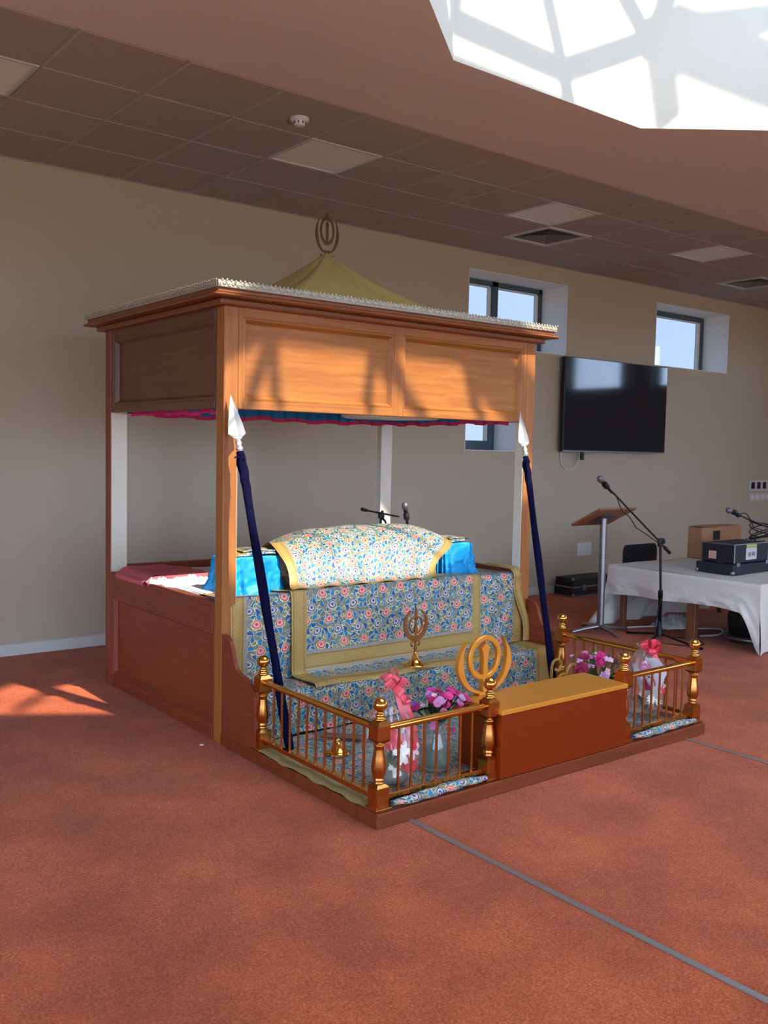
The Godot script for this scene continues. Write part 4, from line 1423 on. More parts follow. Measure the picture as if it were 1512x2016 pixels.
# ---------------------------------------------------------------- things on the platform
func offerings() -> void:
	var g := thing("gold_chest", "plain gold-painted offering chest between the two brass railings", "chest")
	var s := mb()
	boxat(V(3.135, 0.067, -3.37), V(4.072, 0.374, -3.068), s, 0.004)
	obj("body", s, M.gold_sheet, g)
	s = mb()
	boxat(V(3.132, 0.376, -3.373), V(4.075, 0.40, -3.065), s, 0.004)
	obj("lid", s, M.gold_paint, g)
	var big := thing("khanda_emblem", "large gold ring-and-swords emblem standing upright on the back of the gold chest", "emblem", V(3.275, 0.40, -3.345))
	khanda(big, 0.285, 0.026, M.gold_paint, false)
	s = mb()
	box(s, V(0, 0.006, 0), V(0.09, 0.012, 0.045), 0.003)
	obj("foot", s, M.gold_paint, big)
	# small emblem on a bell-shaped brass foot
	var sm := thing("khanda_stand", "small bronze ring-and-swords emblem on a bell-shaped brass foot on the step edge", "emblem", V(3.575, 0.332, -4.235))
	s = mb()
	lathe(s, [[0.0, 0.0], [0.07, 0.0], [0.072, 0.006], [0.06, 0.012], [0.042, 0.02], [0.028, 0.034], [0.02, 0.05], [0.014, 0.068], [0.008, 0.082], [0.0, 0.084]], 28)
	obj("brass_foot", s, M.brass, sm)
	var t := Transform3D(Basis.IDENTITY, V(0, 0.0, 0))
	s = mb()
	extrude(s, [Vector2(-0.005, 0.08), Vector2(0.005, 0.08), Vector2(0.006, 0.095), Vector2(0.013, 0.104), Vector2(0.006, 0.116), Vector2(0.005, 0.16), Vector2(-0.005, 0.16), Vector2(-0.006, 0.116), Vector2(-0.013, 0.104), Vector2(-0.006, 0.095)], 0.008, t)
	for sg in [-1.0, 1.0]:
		tube(s, spline([V(0, 0.152, 0), V(sg * 0.02, 0.147, 0), V(sg * 0.032, 0.134, 0), V(sg * 0.028, 0.12, 0), V(sg * 0.019, 0.124, 0)], 5), 0.0055, 6)
	obj("stem_scrolls", s, M.bronze, sm)
	s = mb()
	annulus(s, Vector2(0, 0.245), 0.044, 0.055, 0.01, t, 32)
	obj("ring", s, M.bronze, sm)
	s = mb()
	extrude(s, [Vector2(-0.006, 0.185), Vector2(0.006, 0.185), Vector2(0.014, 0.22), Vector2(0.006, 0.235), Vector2(0.005, 0.285), Vector2(0.011, 0.322), Vector2(0.0, 0.352), Vector2(-0.011, 0.322), Vector2(-0.005, 0.285), Vector2(-0.006, 0.235), Vector2(-0.014, 0.22)], 0.011, t)
	obj("sword", s, M.bronze, sm)
	for sg in [-1.0, 1.0]:
		s = mb()
		var pts := []
		for p in spline([V(0.0, 0.146, 0), V(0.05, 0.163, 0), V(0.084, 0.205, 0), V(0.094, 0.255, 0), V(0.08, 0.302, 0), V(0.042, 0.334, 0)], 5): pts.append(Vector2(p.x * sg, p.y))
		for p in spline([V(0.046, 0.318, 0), V(0.066, 0.292, 0), V(0.07, 0.25, 0), V(0.058, 0.21, 0), V(0.03, 0.186, 0), V(0.0, 0.18, 0)], 5): pts.append(Vector2(p.x * sg, p.y))
		extrude(s, pts, 0.008, t)
		box(s, V(sg * 0.062, 0.268, 0), V(0.024, 0.007, 0.006), 0.001)
		obj("curved_blade", s, M.bronze, sm)
	# hand bell and staff lying behind the left railing
	var b := thing("brass_bell", "small bell-shaped brass stand with a thin upright stem on the platform behind the left railing", "brass stand", V(2.71, 0.077, -3.80))
	s = mb()
	lathe(s, [[0.0, 0.0], [0.064, 0.0], [0.066, 0.006], [0.052, 0.014], [0.036, 0.024], [0.026, 0.042], [0.014, 0.058], [0.01, 0.062], [0.014, 0.068], [0.01, 0.076], [0.0, 0.08]], 26)
	obj("bell_foot", s, M.brass, b)
	s = mb()
	rod(s, V(0, 0.075, 0), V(0.002, 0.30, 0), 0.0022, 6)
	obj("stem", s, M.brass, b)
	var st := thing("staff", "wooden staff with brass ferrule lying across the platform behind the wrapped bouquet", "staff")
	s = mb()
	tube(s, [V(2.77, 0.097, -4.05), V(2.95, 0.096, -3.86), V(3.02, 0.096, -3.78)], [0.014, 0.019, 0.019], 10)
	obj("wood_shaft", s, M.leg_wood, st)
	s = mb()
	tube(s, [V(3.02, 0.096, -3.78), V(3.06, 0.096, -3.735), V(3.062, 0.096, -3.733), V(3.08, 0.096, -3.712), V(3.082, 0.096, -3.71), V(3.10, 0.096, -3.69)], [0.021, 0.021, 0.026, 0.026, 0.021, 0.021], 12)
	obj("ferrule", s, M.brass, st)
	# clear yellow acrylic ornament at the right rear
	var ac := thing("acrylic_ornament", "clear amber acrylic ornament of curling letters standing behind the gold chest by the right spear", "ornament", V(4.62, 0.075, -3.98))
	s = mb()
	box(s, V(0.01, 0.006, 0), V(0.34, 0.012, 0.05), 0.002)
	obj("base", s, M.acrylic, ac)
	var strokes := [
		[[-0.12, 0.02], [-0.12, 0.17], [-0.10, 0.215], [-0.06, 0.22], [-0.03, 0.19], [-0.05, 0.15], [-0.085, 0.16]],
		[[-0.06, 0.03], [-0.02, 0.06], [-0.05, 0.10], [-0.01, 0.12], [0.03, 0.09], [0.02, 0.04]],
		[[0.02, 0.12], [0.06, 0.17], [0.12, 0.16], [0.15, 0.10], [0.15, 0.02]],
		[[0.02, 0.06], [0.07, 0.10], [0.11, 0.08], [0.11, 0.02]]]
	for k in strokes:
		s = mb()
		tube(s, spline(k.map(func(p): return V(p[0], p[1], 0)), 5), 0.009, 8)
		obj("letter_stroke", s, M.acrylic, ac)

# ---------------------------------------------------------------- flowers
var petal_cache := {}

# a flower head facing +y, in one mesh: rings of curved petals
func head(kind: String) -> ArrayMesh:
	if petal_cache.has(kind): return petal_cache[kind]
	var s := mb()
	var rings: Array = {"carnation": [[7, 1.0, 0.15], [7, 0.85, 0.5], [6, 0.65, 0.9], [5, 0.4, 1.25]], "rose": [[5, 0.9, 0.5], [5, 0.75, 0.9], [4, 0.55, 1.15], [3, 0.35, 1.35]], "daisy": [[12, 1.0, 0.25], [10, 0.7, 0.6]], "lily": [[6, 1.25, 0.55]], "small": [[5, 1.0, 0.35]], "bud": [[4, 0.8, 1.15], [3, 0.6, 1.35]]}[kind]
	var ruffle: float = {"carnation": 0.16, "rose": 0.05, "daisy": 0.0, "lily": 0.04, "small": 0.05, "bud": 0.02}[kind]
	var wide: float = {"carnation": 0.55, "rose": 0.62, "daisy": 0.17, "lily": 0.3, "small": 0.42, "bud": 0.5}[kind]
	var r := RandomNumberGenerator.new()
	r.seed = hash(kind)
	for ring in rings:
		for k in ring[0]:
			var a: float = TAU * (k + r.randf_range(-0.15, 0.15)) / ring[0] + ring[2] * 2.0
			var rise: float = ring[2] + r.randf_range(-0.1, 0.1)
			var L: float = ring[1] * r.randf_range(0.9, 1.1)
			var ph := r.randf() * 6.0
			sheet([s], func(u, v):
				var w: float = (u - 0.5) * 2.0 * wide * pow(sin(PI * clampf(0.12 + v * 0.72, 0, 1)), 0.7) * L
				var bend: float = rise * (1.0 - 0.55 * v)
				var rr: float = 0.06 + L * v * cos(bend)
				var yy: float = L * v * sin(bend) - absf(w) * 0.12 + w * w * 0.5 + ruffle * v * v * sin(u * 14.0 + ph)
				return V(cos(a) * rr - sin(a) * w, yy, sin(a) * rr + cos(a) * w), 4, 3, func(u, v): return 0, func(u, v): return Vector2(u, v))
	var m := done(s)
	petal_cache[kind] = m
	return m

func bloom(parent: Node3D, called: String, kind: String, m: Material, at: Vector3, r: float, towards: Vector3) -> void:
	var o := obj(called, head(kind), m, parent)
	var y := towards.normalized()
	var x := y.cross(V(0.3, 0.1, 1)).normalized()
	o.transform = Transform3D(Basis(x, y, x.cross(y)).scaled_local(Vector3.ONE * r), at)

func leaf_shape(parent: Node3D, m: Material, a: Vector3, b: Vector3, wide: float, sag: float) -> void:
	var s := mb()
	var d := b - a
	var x := d.cross(Vector3.UP).normalized()
	sheet([s], func(u, v):
		var w: float = (u - 0.5) * 2.0 * wide * pow(sin(PI * clampf(v * 0.96 + 0.03, 0, 1)), 0.8)
		return a + d * v + V(0, sag * 4.0 * v * (1.0 - v), 0) + x * w + V(0, absf(w) * 0.35, 0), 4, 8, func(u, v): return 0, func(u, v): return Vector2(u, v))
	obj("leaf", s, m, parent)

func bow(parent: Node3D, c: Vector3, m: Material, r: float, n: int, sd: int, droop: Array) -> void:
	var q := RandomNumberGenerator.new()
	q.seed = sd
	for k in n:
		var dir := V(q.randf_range(-1, 1), q.randf_range(-0.3, 1.1), q.randf_range(-0.6, 1.0)).normalized()
		var side := dir.cross(V(q.randf_range(-1, 1), q.randf_range(-1, 1), q.randf_range(-1, 1))).normalized()
		var nor := side.cross(dir)
		var L := r * q.randf_range(0.8, 1.15)
		var w := r * 0.27
		var s := mb()
		sheet([s], func(u, v):
			var a: float = v * TAU
			return c + dir * (L * 0.5 * (1.0 - cos(a))) + nor * (L * 0.22 * sin(a)) + side * ((u - 0.5) * 2.0 * w * (0.35 + 0.65 * sin(v * PI))), 3, 16, func(u, v): return 0, func(u, v): return Vector2(u, v))
		obj("ribbon_loop", s, m, parent)
	for e in droop:
		var s := mb()
		var p := spline(e, 6)
		sheet([s], func(u, v):
			var i: int = clampi(int(round(v * (p.size() - 1))), 0, p.size() - 1)
			return p[i] + V((u - 0.5) * 0.03, 0.002 * sin(u * PI), 0.004 * sin(v * 9.0)), 3, p.size() - 1, func(u, v): return 0, func(u, v): return Vector2(u, v))
		obj("ribbon_tail", s, m, parent)

# crinkled clear wrap gathered at a neck; profile [[r, y], ...]
func clear_wrap(parent: Node3D, prof: Array, m: Material, sd: int, lean := Vector2.ZERO) -> void:
	var n := fnl(1.4, sd, 3)
	var s := mb()
	var sp := spline(prof.map(func(p): return V(p[0], p[1], 0)), 6)
	sheet([s], func(u, v):
		var a: float = u * TAU
		var i: int = clampi(int(round(v * (sp.size() - 1))), 0, sp.size() - 1)
		var p: Vector3 = sp[i]
		var r: float = p.x * (1.0 + 0.20 * n.get_noise_3d(cos(a) * 1.3, sin(a) * 1.3, v * 2.0) + 0.09 * sin(a * 9.0 + v * 5.0))
		return V(cos(a) * r + lean.x * p.y, p.y, sin(a) * r + lean.y * p.y), 56, sp.size() - 1, func(u, v): return 0, func(u, v): return Vector2(u, v))
	obj("clear_wrap", s, m, parent)

func flowers() -> void:
	# left: wrapped bouquet with the pink bow
	var t := thing("wrapped_bouquet", "clear-wrapped red and white bouquet with a big pink ribbon bow behind the left railing", "bouquet", V(2.675, 0.076, -3.335), 0, "wrapped bouquets behind the railings")
	clear_wrap(t, [[0.05, 0.0], [0.085, 0.02], [0.115, 0.09], [0.125, 0.17], [0.105, 0.26], [0.06, 0.37], [0.022, 0.44], [0.03, 0.47], [0.05, 0.50]], M.cellophane, 61, Vector2(-0.02, 0))
	clear_wrap(t, [[0.045, 0.004], [0.07, 0.03], [0.08, 0.07], [0.072, 0.10]], M.grey_bag, 66)
	for e in [["carnation", "red", 0.035, 0.115, 0.085, 0.05], ["carnation", "red", 0.055, 0.215, 0.075, 0.05], ["carnation", "red", -0.045, 0.225, 0.075, 0.046], ["lily", "lily_white", -0.012, 0.165, 0.09, 0.042], ["lily", "lily_white", -0.03, 0.095, 0.075, 0.034], ["lily", "pale_pink", 0.06, 0.165, 0.085, 0.036], ["daisy", "red", -0.02, 0.225, 0.05, 0.035], ["lily", "lily_white", 0.07, 0.215, 0.0, 0.04]]:
		bloom(t, {"carnation": "carnation", "lily": "lily", "daisy": "red_daisy"}[e[0]], e[0], M[e[1]], V(e[2], e[3], e[4]), e[5], V(e[2] * 3.0, 0.25, 0.8))
	for e in [[V(-0.03, 0.06, 0.03), V(-0.105, 0.20, 0.06), 0.03], [V(-0.03, 0.05, 0.05), V(-0.075, 0.15, 0.10), 0.03], [V(0.05, 0.08, 0.05), V(0.115, 0.16, 0.05), 0.022], [V(0.06, 0.10, 0.02), V(0.10, 0.24, 0.0), 0.014], [V(0.0, 0.12, 0.0), V(0.01, 0.24, 0.05), 0.02]]:
		leaf_shape(t, M.leaf, e[0], e[1], e[2], 0.01)
	var s := mb()
	for k in 9:
		var a := TAU * k / 9
		rod(s, V(cos(a) * 0.012, 0.01, sin(a) * 0.012), V(cos(a) * 0.05, 0.17, sin(a) * 0.05), 0.003, 5)
	obj("stem", s, M.stem, t)
	s = mb()
	box(s, Vector3.ZERO, V(0.055, 0.001, 0.04), 0.0, Transform3D(Basis.from_euler(V(0.9, 0.5, -0.5)), V(0.035, 0.05, 0.115)))
	obj("care_card", s, M.tissue, t)
	bow(t, V(0.0, 0.455, 0.02), M.ribbon, 0.075, 13, 71, [[V(0.0, 0.45, 0.03), V(0.03, 0.40, 0.06), V(0.055, 0.33, 0.075), V(0.085, 0.24, 0.075)], [V(0.0, 0.45, 0.03), V(0.005, 0.38, 0.06), V(0.03, 0.29, 0.085), V(0.05, 0.23, 0.09)]])
	bow(t, V(0.045, 0.37, 0.04), M.ribbon, 0.05, 6, 74, [])
	# left: glass vase
	t = thing("flower_vase", "clear glass vase of pink roses and magenta carnations beside the gold chest", "vase", V(2.975, 0.076, -3.36))
	s = mb()
	lathe(s, [[0.0, 0.0], [0.062, 0.0], [0.068, 0.006], [0.069, 0.03], [0.066, 0.12], [0.05, 0.165], [0.044, 0.185], [0.046, 0.20], [0.05, 0.235], [0.046, 0.235], [0.042, 0.20], [0.04, 0.185], [0.046, 0.165], [0.062, 0.12], [0.064, 0.03], [0.06, 0.012], [0.0, 0.012]], 28)
	obj("glass", s, M.vase_glass, t)
	s = mb()
	lathe(s, [[0.0, 0.014], [0.058, 0.014], [0.062, 0.03], [0.061, 0.1], [0.0, 0.1]], 24)
	obj("water", s, M.vase_water, t)
	s = mb()
	var q := RandomNumberGenerator.new()
	q.seed = 81
	var tips := []
	for k in 34:
		var a := q.randf() * TAU
		var rr := sqrt(q.randf())
		var tip := V(cos(a) * rr * 0.15 + 0.015, 0.30 + q.randf() * 0.08 + 0.035 * (1.0 - rr), sin(a) * rr * 0.10 + 0.02)
		tips.append(tip)
		tube(s, spline([V(-cos(a) * 0.03, 0.02, -sin(a) * 0.03), V(cos(a) * 0.01, 0.19, sin(a) * 0.01), tip - V(0, 0.012, 0)], 4), 0.0032, 5)
	obj("stem", s, M.leaf_dark, t)
	var kinds := ["rose", "carnation", "carnation", "carnation", "small", "rose", "carnation", "bud"]
	var cols := ["rose", "hot_pink", "magenta", "hot_pink", "violet", "lilac", "magenta", "pale_pink"]
	for k in 34:
		var nm: String = {"rose": "rose", "carnation": "carnation", "small": "small_flower", "bud": "flower_bud"}[kinds[k % 8]]
		bloom(t, nm, kinds[k % 8], M[cols[k % 8]], tips[k], {"rose": 0.023, "carnation": 0.021, "small": 0.013, "bud": 0.017}[kinds[k % 8]], tips[k] - V(0.03, 0.16, -0.02) + V(0, 0, 0.06))
	for e in [[-0.075, 0.27, 0.07], [-0.085, 0.245, 0.08], [0.045, 0.20, 0.075]]:
		bloom(t, "rose", "rose", M.rose if e[1] > 0.22 else M.hot_pink, V(e[0], e[1], e[2]), 0.026 if e[1] > 0.22 else 0.018, V(e[0], -0.15, 0.4))
	for k in 14:
		var a := q.randf() * TAU
		var b0 := V(cos(a) * 0.03, 0.22, sin(a) * 0.03)
		leaf_shape(t, M.leaf_dark if k % 3 else M.leaf, b0, b0 + V(cos(a) * 0.07 + 0.02, 0.05 + q.randf() * 0.06, sin(a) * 0.05 + 0.02), 0.012, 0.012)
	s = mb()
	for k in 16:
		ball(s, V(0.075 + q.randf_range(-0.03, 0.035), 0.285 + q.randf_range(-0.03, 0.04), 0.085 + q.randf_range(-0.02, 0.02)), 0.0085, 8)
	obj("red_berry", s, M.berry, t)
	# right: loose magenta arrangement
	t = thing("flower_arrangement", "loose magenta and lilac flowers with green leaves behind the right end of the gold chest", "flowers", V(4.385, 0.076, -3.53))
	s = mb()
	lathe(s, [[0.0, 0.0], [0.05, 0.0], [0.055, 0.01], [0.068, 0.14], [0.064, 0.14], [0.05, 0.012], [0.0, 0.012]], 24)
	obj("pot", s, M.grey_bag, t)
	tips = []
	s = mb()
	for k in 30:
		var a := q.randf() * TAU
		var rr := sqrt(q.randf())
		var tip := V(cos(a) * rr * 0.21, 0.24 + q.randf() * 0.11 + 0.05 * (1.0 - rr), sin(a) * rr * 0.12)
		tips.append(tip)
		tube(s, spline([V(cos(a) * 0.02, 0.10, sin(a) * 0.02), V(cos(a) * rr * 0.08, 0.20, sin(a) * rr * 0.05), tip - V(0, 0.01, 0)], 4), 0.003, 5)
	obj("stem", s, M.stem, t)
	kinds = ["small", "carnation", "small", "small", "bud", "small"]
	cols = ["lilac", "crimson", "rose", "pale_pink", "lilac", "lilac"]
	for k in 30:
		var nm: String = {"carnation": "carnation", "small": "small_flower", "bud": "flower_bud"}[kinds[k % 6]]
		bloom(t, nm, kinds[k % 6], M[cols[k % 6]], tips[k], {"carnation": 0.03, "small": 0.02, "bud": 0.017}[kinds[k % 6]], tips[k] - V(0, 0.12, 0) + V(-0.05, 0, 0.1))
	for e in [[-0.19, 0.30, 0.04, 0.042, "crimson"], [-0.035, 0.345, 0.05, 0.045, "magenta"], [0.09, 0.225, 0.13, 0.045, "crimson"], [-0.07, 0.26, 0.10, 0.026, "lilac"], [-0.03, 0.275, 0.10, 0.026, "pale_pink"], [-0.05, 0.245, 0.11, 0.026, "lilac"]]:
		bloom(t, "carnation" if e[3] > 0.03 else "small_flower", "carnation" if e[3] > 0.03 else "small", M[e[4]], V(e[0], e[1], e[2]), e[3], V(e[0], 0.1, 0.5))
	for k in 22:
		var a := q.randf() * TAU
		var b0 := V(cos(a) * 0.03, 0.13, sin(a) * 0.03)
		var up := 0.16 + q.randf() * 0.12 if k % 3 == 0 else 0.05 + q.randf() * 0.07
		leaf_shape(t, M.leaf if k % 3 == 0 else M.leaf_dark, b0, b0 + V(cos(a) * (0.08 if k % 3 == 0 else 0.12), up, sin(a) * 0.09 + 0.02), 0.011 if k % 3 == 0 else 0.022, 0.014)
	# right: wrapped bouquet with the red bow
	t = thing("wrapped_bouquet", "clear and white wrapped bouquet with a shiny red ribbon bow behind the right railing", "bouquet", V(4.615, 0.076, -3.35), 0, "wrapped bouquets behind the railings")
	clear_wrap(t, [[0.05, 0.0], [0.09, 0.03], [0.10, 0.12], [0.095, 0.2], [0.085, 0.28], [0.06, 0.36], [0.03, 0.40], [0.045, 0.43]], M.cellophane, 91, Vector2(-0.06, 0))
	for k in 7:
		var a := 0.4 + k * 0.42
		s = mb()
		var base := V(-0.02 + cos(a) * 0.012, 0.075 + (k % 3) * 0.006, 0.02 + sin(a) * 0.012)
		var tipv := V(cos(a) * 0.085 - 0.02, 0.20 + (k % 4) * 0.05, 0.03 + sin(a) * 0.06)
		var sd2 := (tipv - base).cross(V(0.3, 1, 0.2)).normalized()
		sheet([s], func(u, v): return base.lerp(tipv, v) + sd2 * ((u - 0.5) * (0.03 + 0.11 * v)) + V(0, 0.01 * sin(u * 9.0 + k), 0.012 * sin(u * 7.0 + v * 5.0)), 6, 8, func(u, v): return 0, func(u, v): return Vector2(u, v))
		obj("tissue_sheet", s, M.tissue, t)
	for e in [["carnation", "red", 0.03, 0.175, 0.085, 0.035], ["carnation", "crimson", -0.07, 0.215, 0.07, 0.04], ["carnation", "red", 0.02, 0.24, 0.07, 0.03], ["daisy", "lily_white", -0.06, 0.125, 0.085, 0.03], ["lily", "lily_white", 0.06, 0.19, 0.05, 0.04], ["rose", "rose", -0.075, 0.30, 0.04, 0.04], ["daisy", "lily_white", 0.0, 0.10, 0.09, 0.026]]:
		bloom(t, {"carnation": "carnation", "daisy": "daisy", "lily": "lily", "rose": "rose"}[e[0]], e[0], M[e[1]], V(e[2], e[3], e[4]), e[5], V(e[2] * 3.0, 0.2, 0.8))
	for k in 16:
		var a := TAU * k / 16.0
		leaf_shape(t, M.leaf_dark, V(0, 0.03, 0.0), V(cos(a) * 0.075 - 0.02, 0.08 + 0.03 * (k % 3), sin(a) * 0.07 + 0.01), 0.01, 0.01)
	bow(t, V(-0.015, 0.39, 0.02), M.ribbon_red, 0.078, 14, 97, [[V(-0.01, 0.40, 0.04), V(0.02, 0.34, 0.07), V(0.03, 0.28, 0.085)], [V(-0.01, 0.40, 0.04), V(-0.01, 0.33, 0.08), V(-0.005, 0.27, 0.1)]])

# ---------------------------------------------------------------- music corner and wall fittings
func mic_body(parent: Node3D, at: Vector3, dir: Vector3) -> void:
	var y := dir.normalized()
	var x := y.cross(V(0.1, 0.3, 1)).normalized()
	var t := Transform3D(Basis(x, y, x.cross(y)), at)
	var s := mb()
	lathe(s, [[0.0, -0.165], [0.010, -0.165], [0.011, -0.12], [0.014, -0.04], [0.018, -0.01], [0.019, 0.0], [0.0, 0.0]], 16, t)
	obj("handle", s, M.black_metal, parent)
	s = mb()
	lathe(s, [[0.019, 0.0], [0.024, 0.008], [0.026, 0.02], [0.0265, 0.024], [0.0265, 0.03], [0.024, 0.04], [0.017, 0.05], [0.008, 0.055], [0.0, 0.056]], 18, t)
	obj("grille", s, M.mesh_grey, parent)
	s = mb()
	lathe(s, [[0.022, -0.085], [0.0245, -0.08], [0.0245, -0.04], [0.022, -0.035]], 14, t)
	obj("clip", s, M.black, parent)

func background() -> void:
	# microphone on a short boom stand on the bed, behind the mound
	var t := thing("boom_microphone", "black microphone on a short boom stand rising behind the brocade mound", "microphone stand", V(4.473, 0.76, -5.75))
	var s := mb()
	rod(s, V(0, 0.0, 0), V(0, 0.33, 0), 0.010, 10)
	lathe(s, [[0.0, 0.0], [0.09, 0.0], [0.09, 0.012], [0.03, 0.02], [0.0, 0.02]], 20)
	obj("stand", s, M.black_metal, t)
	s = mb()
	tube(s, [V(-0.188, 0.394, 0), V(-0.14, 0.383, 0), V(-0.139, 0.383, 0), V(0.18, 0.326, 0)], [0.014, 0.014, 0.0075, 0.0075], 10)
	obj("boom", s, M.black_metal, t)
	s = mb()
	box(s, V(0.004, 0.34, 0.0), V(0.05, 0.045, 0.035), 0.008)
	tube(s, [V(0.0, 0.32, 0.02), V(0.022, 0.30, 0.025), V(0.045, 0.25, 0.025)], [0.011, 0.009, 0.006], 8)
	rod(s, V(0.012, 0.355, 0), V(0.012, 0.378, 0), 0.012, 8)
	obj("clamp", s, M.black, t)
	mic_body(t, V(0.245, 0.385, 0.0), V(-0.2, 1.0, 0.0))
	# lectern
	t = thing("lectern", "lectern with sloping brown wooden top on a round grey steel pole with cross feet", "lectern", V(6.745, 0, -5.41))
	s = mb()
	box(s, Vector3.ZERO, V(0.51, 0.022, 0.355), 0.004, Transform3D(Basis(Vector3.RIGHT, -0.476), V(0, 1.052, 0)), 0)
	obj("sloping_top", s, M.lectern_wood, t)
	s = mb()
	rod(s, V(0, 0.03, 0), V(0, 1.035, 0.0), 0.032, 20)
	obj("pole", s, M.steel_leg, t)
	s = mb()
	box(s, V(0, 1.03, 0), V(0.2, 0.006, 0.18), 0.001, Transform3D(Basis(Vector3.RIGHT, -0.476), V(0, 0.002, -0.49)) if false else Transform3D(Basis(Vector3.RIGHT, -0.476), V(0, 0.116, 0.472)))
	obj("bracket_plate", s, M.steel_leg, t)
	for k in 4:
		s = mb()
		var a := 0.32 + k * PI / 2
		tube(s, [V(cos(a) * 0.02, 0.055, sin(a) * 0.02), V(cos(a) * 0.16, 0.042, sin(a) * 0.16), V(cos(a) * 0.29, 0.02, sin(a) * 0.29)], [0.024, 0.02, 0.016], 8)
		obj("foot", s, M.steel_leg, t)
	# tall microphone stand
	t = thing("boom_microphone", "black boom microphone stand in front of the white-covered table with a grey mesh microphone", "microphone stand")
	s = mb()
	tube(s, [V(6.958, 0.05, -4.931), V(6.958, 0.36, -4.931), V(6.957, 0.362, -4.931), V(6.955, 0.43, -4.931)], [0.017, 0.017, 0.021, 0.021], 12)
	tube(s, [V(6.955, 0.43, -4.931), V(6.925, 0.86, -4.931)], 0.011, 10)
	obj("pole", s, M.black_metal, t)
	s = mb()
	lathe(s, [[0.04, 0.03], [0.042, 0.05], [0.022, 0.11], [0.018, 0.16]], 14, Transform3D(Basis.IDENTITY, V(6.958, 0, -4.931)))
	obj("hub", s, M.black, t)
	for p in [V(6.916, 0.012, -5.24), V(6.87, 0.012, -4.44), V(6.60, 0.012, -4.80)]:
		s = mb()
		tube(s, [V(6.958, 0.05, -4.931), (V(6.958, 0.05, -4.931)).lerp(p, 0.85) - V(0, 0.002, 0), p], [0.010, 0.010, 0.013], 8)
		obj("leg", s, M.black_metal, t)
	s = mb()
	tube(s, [V(6.195, 1.335, -4.931), V(6.96, 0.83, -4.931), V(6.985, 0.81, -4.931), V(6.99, 0.807, -4.931), V(7.065, 0.757, -4.931)], [0.008, 0.008, 0.009, 0.016, 0.016], 10)
	obj("boom", s, M.black_metal, t)
	s = mb()
	box(s, V(6.935, 0.865, -4.931), V(0.085, 0.05, 0.04), 0.012)
	box(s, V(6.925, 0.835, -4.93), V(0.05, 0.04, 0.036), 0.008)
	rod(s, V(6.94, 0.86, -4.955), V(6.94, 0.86, -4.90), 0.016, 10)
	obj("clamp", s, M.black, t)
	mic_body(t, V(6.105, 1.393, -4.931), V(-0.8, 0.58, 0.0))
	s = mb()
	tube(s, [V(6.195, 1.335, -4.931), V(6.17, 1.34, -4.931), V(6.165, 1.365, -4.931)], 0.012, 8)
	obj("clip_joint", s, M.black, t)
	s = mb()
	tube(s, spline([V(6.23, 1.297, -4.925), V(6.28, 1.27, -4.92), V(6.36, 1.15, -4.92), V(6.45, 1.10, -4.92), V(6.5, 1.06, -4.92), V(6.56, 1.0, -4.92), V(6.65, 0.96, -4.92), V(6.89, 0.85, -4.92)], 5), 0.0042, 6)
	tube(s, spline([V(6.945, 0.36, -4.91), V(6.90, 0.26, -4.91), V(6.86, 0.1, -4.90), V(6.82, 0.01, -4.85), V(6.88, 0.006, -4.62), V(7.05, 0.006, -4.55), V(7.18, 0.006, -4.68), V(7.12, 0.006, -4.9)], 6), 0.0042, 6)
	obj("cable", s, M.black, t)
	table_corner()
	wall_things()

